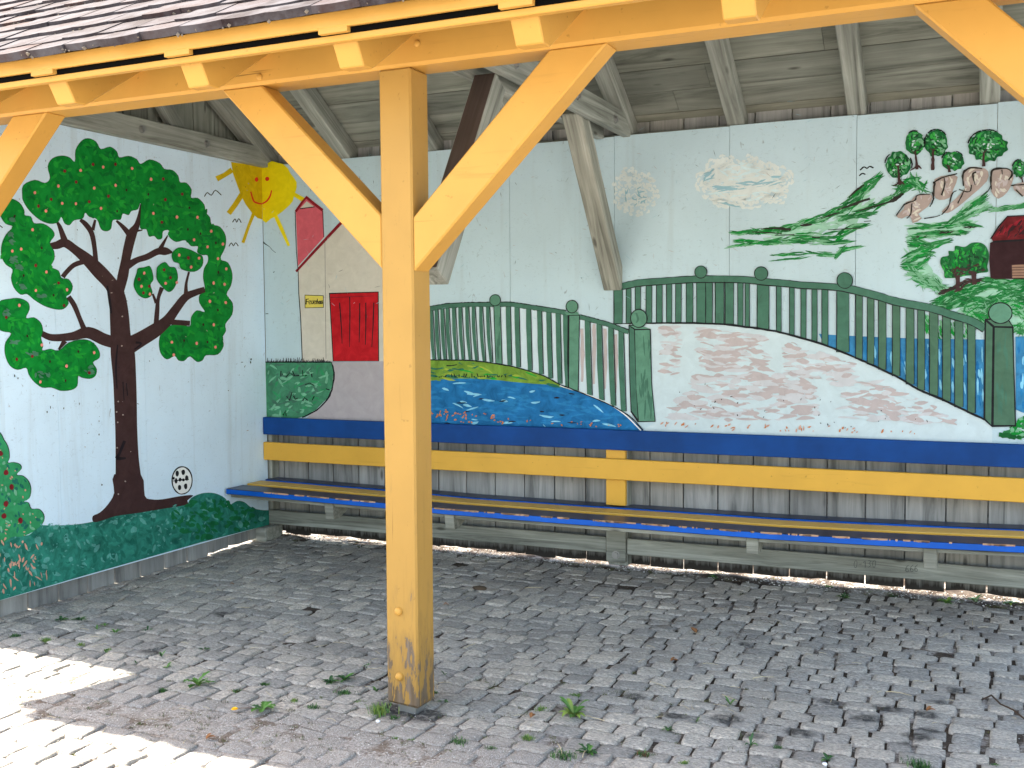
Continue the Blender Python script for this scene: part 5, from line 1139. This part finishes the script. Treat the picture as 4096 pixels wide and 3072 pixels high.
# ------------------------------------------------------------------ bench
def bench():
    x0, x1 = .004, 5.15
    b = empty('bench', (2.6, -.25, 0), 'long wall bench with blue and yellow boards along the back wall', 'bench')
    def board(name, ya, yb, za, zb_, mats, seed, xa=x0, label=None, front=None):
        bm = bmesh.new(); box_bm(bm, (0, ya, za), (x1-xa, yb, zb_))
        bm.faces.ensure_lookup_table()
        if front is not None: bm.faces[front].material_index = 1
        bevel(bm, .0035, 1); cut_long(bm, 34); roughen(bm, .0022, 1.8, seed)
        o = bm_obj(name, bm, mats, b, Matrix.Translation((xa, 0, 0)))
        if label: o['label'] = label
        return o
    zt = .408; th = .036
    PR = [(-1, .419), (0, .419), (.7, .409), (1.2, .402), (1.6, .392), (2.6, .391), (3.5, .392), (3.96, .400), (4.33, .409), (4.7, .420), (5.2, .425)]
    def sag(x):          # the old boards sag between their supports
        for a, c in zip(PR, PR[1:]):
            if x <= c[0]: return a[1]+(c[1]-a[1])*(x-a[0])/(c[0]-a[0])-.408
        return .017
    def sagged(o):
        for v in o.data.vertices: v.co.z += sag(v.co.x+o.matrix_basis.translation.x)
        return o
    s1 = sagged(board('seat_board', -.460, -.285, zt-th, zt, ['blue_top_dulled', 'blue_front'], 1, .012, 'blue front seat board with chipped edge', front=2))
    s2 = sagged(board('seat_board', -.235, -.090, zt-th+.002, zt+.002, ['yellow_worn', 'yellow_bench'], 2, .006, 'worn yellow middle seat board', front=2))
    s3 = sagged(board('seat_board', -.042, .083, zt-th+.004, zt+.004, ['blue_top_dulled', 'blue_front'], 3, .006, 'blue rear seat board', front=2))
    board('backrest_board', -.053, -.022, .733, .851, 'blue_bench', 4, label='blue top backrest board')
    board('backrest_board', -.053, -.022, .558, .680, 'yellow_bench', 5, label='yellow lower backrest board')
    # paint chipped off along the front edge
    rnd = random.Random(8); vs = []; fs = []
    for _ in range(150):
        x = rnd.uniform(.3, 5); L = rnd.choice([.006, .012, .03, .09])*rnd.uniform(.6, 1.4); h = rnd.uniform(.001, .0032); n = 6; o = len(vs)
        nz = noise.noise_vector
        for k in range(n+1):
            xx = x+L*k/n; zt = .408+sag(xx); hh = h*math.sin(math.pi*k/n)**.5 if 0 < k < n else .0004
            def surf(p): return Vector(p)
            vs += [(xx, -.4635, zt-.0045-hh*rnd.uniform(.6, 1.2)), (xx, -.4635, zt-.0035), (xx, -.4595, zt+.0022), (xx, -.4595+hh*1.3, zt+.0024)]
        for k in range(n):
            a = o+4*k
            for q in range(3): fs.append((a+q, a+q+1, a+q+5, a+q+4))
    c = mesh_obj('chipped_edge', vs, fs, 'bare_wood', s1); c['kind'] = 'stuff'
    zt = .408
    # upright behind the backrest, batten below the seat, brackets
    for k in (1, 2):
        x = POSTS[k]+.012
        bm = bmesh.new(); box_bm(bm, (x, -.018, .399), (x+PW-.014, .0145, .731)); bevel(bm, .004, 1); bm_obj('upright', bm, 'yellow_bench', b)
        bm = bmesh.new(); box_bm(bm, (x, -.018, .06), (x+PW-.014, .0145, .352)); bevel(bm, .004, 1); u = bm_obj('upright', bm, 'grey_wood', b); u['label'] = 'bare grey foot of the bench upright'
        bolt(u, (x+.062, -.019, .105), (0, -1, 0), .016, 'steel', .01)
    bm = bmesh.new(); box_bm(bm, (0, -.40, zt-th-.030), (x1-x0, -.33, zt-th-.002)); bevel(bm, .003, 1); cut_long(bm, 20); roughen(bm, .002, 2, 9)
    sagged(bm_obj('seat_batten', bm, 'grey_wood', b, Matrix.Translation((x0, 0, 0))))
    for x in (.75, 1.60, 3.385, 4.25):
        zt = .408+sag(x); pol = [(-.42, zt-th-.003), (-.41, .262), (-.34, .262), (-.25, .30), (-.02, .30), (-.02, zt-th-.003)]
        prism('bracket', pol, 'x', x, x+.062, 'grey_wood', b, .003)
    # scratched marks on the rail: 0-130 and 666
    A = Art('back', lift=.008).at(3, 2)
    def s(*p): A.rib([(x, y, 1.6) for x, y in p], 'gap', sm=2)
    def num(ch, x, y, w=34, h=60):
        if ch == '0': s((x, y+h*.5), (x+w*.2, y+h*.1), (x+w*.7, y), (x+w*.8, y+h*.5), (x+w*.5, y+h), (x+w*.1, y+h*.85), (x, y+h*.5))
        if ch == '-': s((x, y+h*.5), (x+w*.7, y+h*.45))
        if ch == '1': s((x, y+h*.3), (x+w*.5, y), (x+w*.5, y+h))
        if ch == '3': s((x, y), (x+w*.7, y+h*.1), (x+w*.2, y+h*.45), (x+w*.7, y+h*.7), (x, y+h))
        if ch == '6': s((x+w*.8, y), (x+w*.2, y+h*.3), (x, y+h*.8), (x+w*.5, y+h), (x+w*.8, y+h*.75), (x+w*.3, y+h*.5), (x+w*.05, y+h*.75))
    def done(): A.obj('scratched_numbers', b, 'faint pencil number scratched on the low grey rail')
    for ch, x, y in (('0', 745, 1525), ('-', 790, 1525), ('1', 825, 1525), ('3', 868, 1522), ('0', 905, 1522), ('6', 1190, 1562), ('6', 1230, 1560), ('6', 1268, 1558)):
        if x == 1190: done(); A = Art('back', lift=.008).at(3, 2)
        num(ch, x, y, 32, 60)
    done()

# ------------------------------------------------------------------ weeds
def leaf_mesh(vs, fs, mi, base, az, L, w, lift, k, droop=.5, lobed=False):
    n = 7; o = len(vs); pts = []
    for i in range(n+1):
        t = i/n; r = L*t; z = lift*L*(t-droop*t*t*1.2)
        ww = w*(math.sin(math.pi*min(1, t*.95+.05))**.7)*(.55+.9*t if lobed else 1)
        if lobed and i % 2: ww *= .55
        x = base[0]+math.cos(az)*r; y = base[1]+math.sin(az)*r; nx, ny = -math.sin(az), math.cos(az)
        z0 = base[2]+.003+z
        vs += [(x-nx*ww, y-ny*ww, z0+ww*.35), (x, y, z0), (x+nx*ww, y+ny*ww, z0+ww*.35)]
    for i in range(n):
        a = o+3*i; fs += [(a, a+1, a+4, a+3), (a+1, a+2, a+5, a+4)]; mi += [k, k]
def weeds():
    for k, c in (('weed_l', (.075, .19, .03)), ('weed_d', (.025, .08, .022)), ('weed_y', (.20, .28, .05)), ('weed_r', (.16, .07, .03))):
        t = NT(k); v = t.coords('Object'); n = t.noise(v, 60, 3, .6); col = t.mix(n, tuple(x*.7 for x in c)+(1,), tuple(x*1.3 for x in c)+(1,))
        t.b.inputs['Subsurface Weight'].default_value = 0; M[k] = t.done(col, .5, .4)
    t = NT('petal'); M['petal'] = t.done((.95, .62, .01, 1), .6)
    LW, GT, SP = 'leafy_weed', 'grass_tuft', 'weed_sprout'
    W = [  # tile i, x, y, kind, radius, label
        (0, 530, 385, LW, .040, 'leafy weed close to the left wall foot, left of its twin'), (0, 680, 380, LW, .042, 'leafy weed close to the left wall foot, right of its twin'),
        (0, 840, 462, SP, .022, 'tiny sprout just in front left of a two leaved weed'), (0, 905, 430, LW, .032, 'two leaved weed in the shade left of the yellow post'), (0, 1000, 490, LW, .034, 'flat leafy weed in the shade before the tree trunk'),
        (0, 1280, 470, LW, .030, 'small dark weed alone in the shade below the painted bush end'), (0, 130, 520, GT, .040, 'dull grass tuft at the left edge of the picture'), (0, 400, 555, GT, .036, 'yellowish grass tuft just behind the sunlit wedge'),
        (0, 700, 592, GT, .028, 'small moss like tuft above the sunlit wedge'), (0, 930, 640, GT, .028, 'low green tuft right above the tip of the sunlit wedge'), (0, 1770, 640, LW, .030, 'bushy little weed in the shade halfway to the post'),
        (0, 1395, 695, SP, .026, 'pale sprout with three leaves left of a larger weed'), (0, 1180, 755, SP, .014, 'single blade sprout at the tip of the sunlit wedge'), (0, 1440, 790, LW, .032, 'flat weed with dry stalk near the sunlit wedge'),
        (0, 1710, 945, LW, .068, 'largest bright green rosette left of the yellow post'), (0, 2055, 1000, GT, .036, 'brownish tuft behind the dandelion'), (0, 1400, 985, GT, .026, 'faint moss tuft left of the big rosette'),
        (1, 640, 920, LW, .038, 'dark leafy weed at the left of the pair behind the post foot'), (1, 765, 900, LW, .050, 'spreading green weed at the right of the pair left of the post'), (1, 755, 1010, GT, .045, 'wiry grass patch in front of the pair of weeds'),
        (1, 330, 1072, GT, .022, 'small bright moss cushion beside the dandelion'), (1, 495, 1145, GT, .045, 'broad green tuft between dandelion and post'), (1, 905, 1090, GT, .030, 'yellowish tuft left of the post foot'),
        (1, 1060, 1190, GT, .055, 'long bladed grass tuft at the left foot of the yellow post'), (1, 1195, 1225, GT, .030, 'thin grass tuft in front of the post foot'), (1, 1045, 1000, SP, .024, 'dark sprout touching the left side of the post'),
        (1, 955, 782, LW, .024, 'small weed behind the white pebble row left of the post'), (1, 75, 935, GT, .028, 'olive tuft behind the dandelion leaves'), (1, 1632, 855, SP, .018, 'tiny sprout right of the post, farther back'),
        (1, 1620, 1090, LW, .026, 'two leaved sprout just right of the post foot'), (1, 1540, 1005, GT, .020, 'small tuft touching the right side of the post'), (1, 1205, 1400, GT, .020, 'left one of two yellow tufts below the post'),
        (1, 1335, 1408, GT, .020, 'right one of two yellow tufts below the post'), (1, 1760, 1440, GT, .045, 'dark green creeping tuft at the bottom middle'), (1, 2030, 1490, GT, .026, 'small grass tuft right of the creeping one'),
        (2, 530, 1215, LW, .066, 'tall bright green weed standing between the stones right of the post'), (2, 540, 1035, GT, .034, 'dark moss tuft behind the tall bright weed'), (2, 240, 1150, GT, .034, 'reddish green tuft left of the tall bright weed'),
        (2, 140, 1400, GT, .034, 'dark green cushion left below the tall bright weed'), (2, 655, 1530, LW, .048, 'feathery green weed at the bottom edge'), (2, 430, 1560, GT, .060, 'grass with dry straw left of the feathery weed'),
        (2, 1345, 1335, LW, .030, 'small upright weed between stained stones'), (2, 1130, 1545, GT, .040, 'withered grass tuft at the bottom centre right'), (2, 1590, 1260, SP, .016, 'tiny sprout beside the dark stained stone'),
        (2, 1885, 1110, SP, .028, 'yellow green sprout crossed by a long straw'), (2, 1490, 1615, GT, .024, 'yellowish moss tuft at the bottom edge'), (2, 2060, 1465, LW, .030, 'weed with one tall leaf in a joint'),
        (2, 1740, 20, LW, .040, 'green weed growing against the lit strip under the bench'), (3, 650, 190, LW, .042, 'dark rosette before the lit strip under the bench'), (3, 530, 95, GT, .038, 'bright yellow tuft in the lit strip under the bench'),
        (3, 1080, 180, LW, .034, 'weed with one upright leaf at the wall foot'), (3, 1540, 235, LW, .050, 'bushy green weed at the wall foot, left of a sunlit one'), (3, 1780, 215, LW, .046, 'sunlit yellow green weed at the wall foot'),
        (3, 2095, 245, LW, .050, 'sunlit weed at the wall foot nearest the right edge'), (3, 900, 140, GT, .028, 'small sunlit tuft in the strip under the bench'), (3, 515, 1590, LW, .034, 'pointed leaf weed at the bottom right'),
        (3, 1290, 1640, GT, .062, 'wide grass clump cut by the bottom edge'), (3, 1960, 1640, GT, .024, 'small grass tuft in the bottom right corner'), (3, 90, 1485, GT, .024, 'round little weed at the lower right, by a joint'),
    ]
    n_ = 0
    for (i, x, y, kind, r, label) in W:
        rnd = random.Random(100+n_); n_ += 1
        p = floor_at(i, 3, x, y); vs = []; fs = []; mi = []
        sunny = 'yellow' in label or 'sunlit' in label or 'bright' in label
        if kind == LW:
            nl = 6 if r < .035 else 13
            for k in range(nl):
                leaf_mesh(vs, fs, mi, (rnd.gauss(0, r*.05), rnd.gauss(0, r*.05), 0), 6.2832*k/nl+rnd.gauss(0, .35), r*rnd.uniform(.55, 1.1), r*rnd.uniform(.13, .2), rnd.uniform(.3, 1.3) if 'tall' not in label else rnd.uniform(.7, 2.4), 2 if (sunny and rnd.random() < .3) else (0 if sunny or rnd.random() < .4 else 1), rnd.uniform(.3, .8), 'feathery' in label or 'rosette' in label)
        elif kind == SP:
            for k in range(4): leaf_mesh(vs, fs, mi, (0, 0, 0), rnd.uniform(0, 6.28), r*rnd.uniform(.7, 1.2), r*.2, rnd.uniform(.8, 1.8), rnd.choice([0, 1]), .3)
        else:
            for k in range(int(60+r*1500)):
                bx = rnd.gauss(0, r*.35); by = rnd.gauss(0, r*.25); h = r*rnd.uniform(.15, .6)*(1.6 if 'long' in label else .8); a = rnd.uniform(0, 6.28); o = len(vs); w = .0011+.0006*rnd.random()
                lx = math.cos(a)*h*rnd.uniform(.2, 1.2); ly = math.sin(a)*h*rnd.uniform(.2, 1.2); nx, ny = -math.sin(a)*w, math.cos(a)*w
                vs += [(bx-nx, by-ny, -.004), (bx+nx, by+ny, -.004), (bx+lx*.5+nx*.8, by+ly*.5+ny*.8, h*.75), (bx+lx*.5-nx*.8, by+ly*.5-ny*.8, h*.75), (bx+lx, by+ly, h*rnd.uniform(.6, 1))]
                fs += [(o, o+1, o+2, o+3), (o+3, o+2, o+4)]; q = (2 if rnd.random() < .45 else 0) if sunny else rnd.choice([0, 1, 1, 3] if 'brown' in label or 'red' in label or 'withered' in label else [0, 1, 1]); mi += [q, q]
        o = mesh_obj(kind, vs, fs, ['weed_l', 'weed_d', 'weed_y', 'weed_r'], midx=mi); o.location = (p.x, p.y, -.004); o.rotation_euler.z = 0
        tagp(o, label, 'weed' if kind != GT else 'grass', 'weeds growing in the paving joints')
    # dandelion
    p = floor_at(1, 3, 60, 1165); d = empty('dandelion', (p.x, p.y, 0), 'dandelion with broad leaves and one yellow flower', 'dandelion', None)
    vs = []; fs = []; mi = []; rnd = random.Random(77)
    for k in range(10): leaf_mesh(vs, fs, mi, (0, 0, 0), 6.2832*k/10+rnd.gauss(0, .2), .062*rnd.uniform(.7, 1.1), .013, rnd.uniform(.3, 1.0), rnd.choice([0, 0, 2, 1]), .6, True)
    o = mesh_obj('leaves', vs, fs, ['weed_l', 'weed_d', 'weed_y', 'weed_r'], midx=mi); o.location = (p.x, p.y, 0); o.parent = d; o.matrix_parent_inverse = Matrix.Translation(d.location).inverted()
    f = floor_at(0, 3, 2027, 1145, .03)
    a = Vector((p.x, p.y, .004)); c = Vector((f.x, f.y, .028)); mid = (a+c)/2+Vector((0, 0, .012)); vs = []; fs = []
    for k in range(7):
        t_ = k/6; q = a*(1-t_)**2+mid*2*t_*(1-t_)+c*t_**2
        for n in range(4): vs.append((q.x+.0012*math.cos(n*1.57), q.y+.0012*math.sin(n*1.57), q.z+.0006*math.sin(n*1.57)))
    for k in range(6):
        for n in range(4): fs.append((4*k+n, 4*k+(n+1) % 4, 4*k+4+(n+1) % 4, 4*k+4+n))
    mesh_obj('stem', vs, fs, 'weed_r', d)
    vs = []; fs = []
    for ring, (R_, z_) in enumerate(((.014, 0), (.011, .003), (.007, .005))):
        for k in range(18):
            an = 6.2832*k/18+ring*.15; o = len(vs); dx, dy = math.cos(an), math.sin(an); nx, ny = -dy*.0019, dx*.0019
            vs += [(c.x, c.y, c.z), (c.x+dx*R_*.8-nx, c.y+dy*R_*.8-ny, c.z+z_), (c.x+dx*R_, c.y+dy*R_, c.z+z_+.001), (c.x+dx*R_*.8+nx, c.y+dy*R_*.8+ny, c.z+z_)]; fs.append((o, o+1, o+2, o+3))
    mesh_obj('flower_head', vs, fs, 'petal', d)
    # single things lying on the ground
    def blob(name, i, x, y, r, mat, label, cat, flat=.6, sx=1):
        q = floor_at(i, 3, x, y); bm = bmesh.new(); bmesh.ops.create_icosphere(bm, subdivisions=2, radius=r)
        for v in bm.verts: v.co = Vector((v.co.x*sx, v.co.y, v.co.z*flat))*(1+.25*noise.noise(v.co*(1.3/r)))
        o = bm_obj(name, bm, mat, smooth=True); o.location = (q.x, q.y, r*flat*.6); tagp(o, label, cat)
    t = NT('white_stone'); M['white_stone'] = t.done((.75, .76, .77, 1), .6)
    blob('pebble', 1, 1055, 1262, .009, 'white_stone', 'white pebble by the grass tuft at the post foot', 'pebble'); blob('pebble', 3, 492, 1632, .009, 'white_stone', 'white pebble below the pointed leaf weed', 'pebble')
    def dead(i, x, y, L, label, az):
        q = floor_at(i, 3, x, y); vs = []; fs = []; mi = []
        leaf_mesh(vs, fs, mi, (0, 0, 0), az, L, L*.28, .5, 0, .7); leaf_mesh(vs, fs, mi, (0, 0, .002), az+.5, L*.7, L*.2, .9, 0, .4)
        o = mesh_obj('dry_leaf', vs, fs, 'deadleaf'); o.location = (q.x, q.y, .002); tagp(o, label, 'leaf', 'dry leaves on the paving')
    dead(2, 1590, 500, .05, 'curled brown leaf among the twigs right of centre', 2.2); dead(2, 1370, 745, .035, 'small brown leaf in a joint below the twigs', .4); dead(2, 160, 1235, .032, 'upright orange brown leaf left of the tall bright weed', 1.3)
    dead(1, 1620, 258, .03, 'flat brown leaf just right of the post', .2); dead(0, 1985, 80, .03, 'pale brown leaf far back on the left', .1); dead(0, 1780, 1420, .035, 'brown leaf at the bottom left by the sunlit stones', .8); dead(3, 1370, 1175, .035, 'thin brown leaf on a stained stone at the right', .3)
    # twig at the right edge
    P0 = [floor_at(3, 3, x, y) for x, y in ((1850, 1090), (1930, 1060), (2010, 1130), (2120, 1190), (2230, 1270))]; vs = []; fs = []
    for k, q in enumerate(P0):
        for n in range(5): vs.append((q.x+.0035*math.cos(n*1.257), q.y, .010+.0035*math.sin(n*1.257)+.004*(k % 2)))
    for k in range(4):
        for n in range(5): fs.append((5*k+n, 5*k+(n+1) % 5, 5*k+5+(n+1) % 5, 5*k+5+n))
    o = mesh_obj('twig', vs, fs, 'twig'); tagp(o, 'crooked dark twig lying at the right edge', 'twig')
    blob('weed_clump', 1, 1935, 118, .030, 'mossb', 'uprooted dark clump lying on the stones right of the post', 'clump', .45, 1.5)

ground(); stones(); gravel(); litter()
shelter_frame(); roof(); walls()
bp, lp = panels(); paint_left(lp); paint_back(bp)
bench(); weeds()
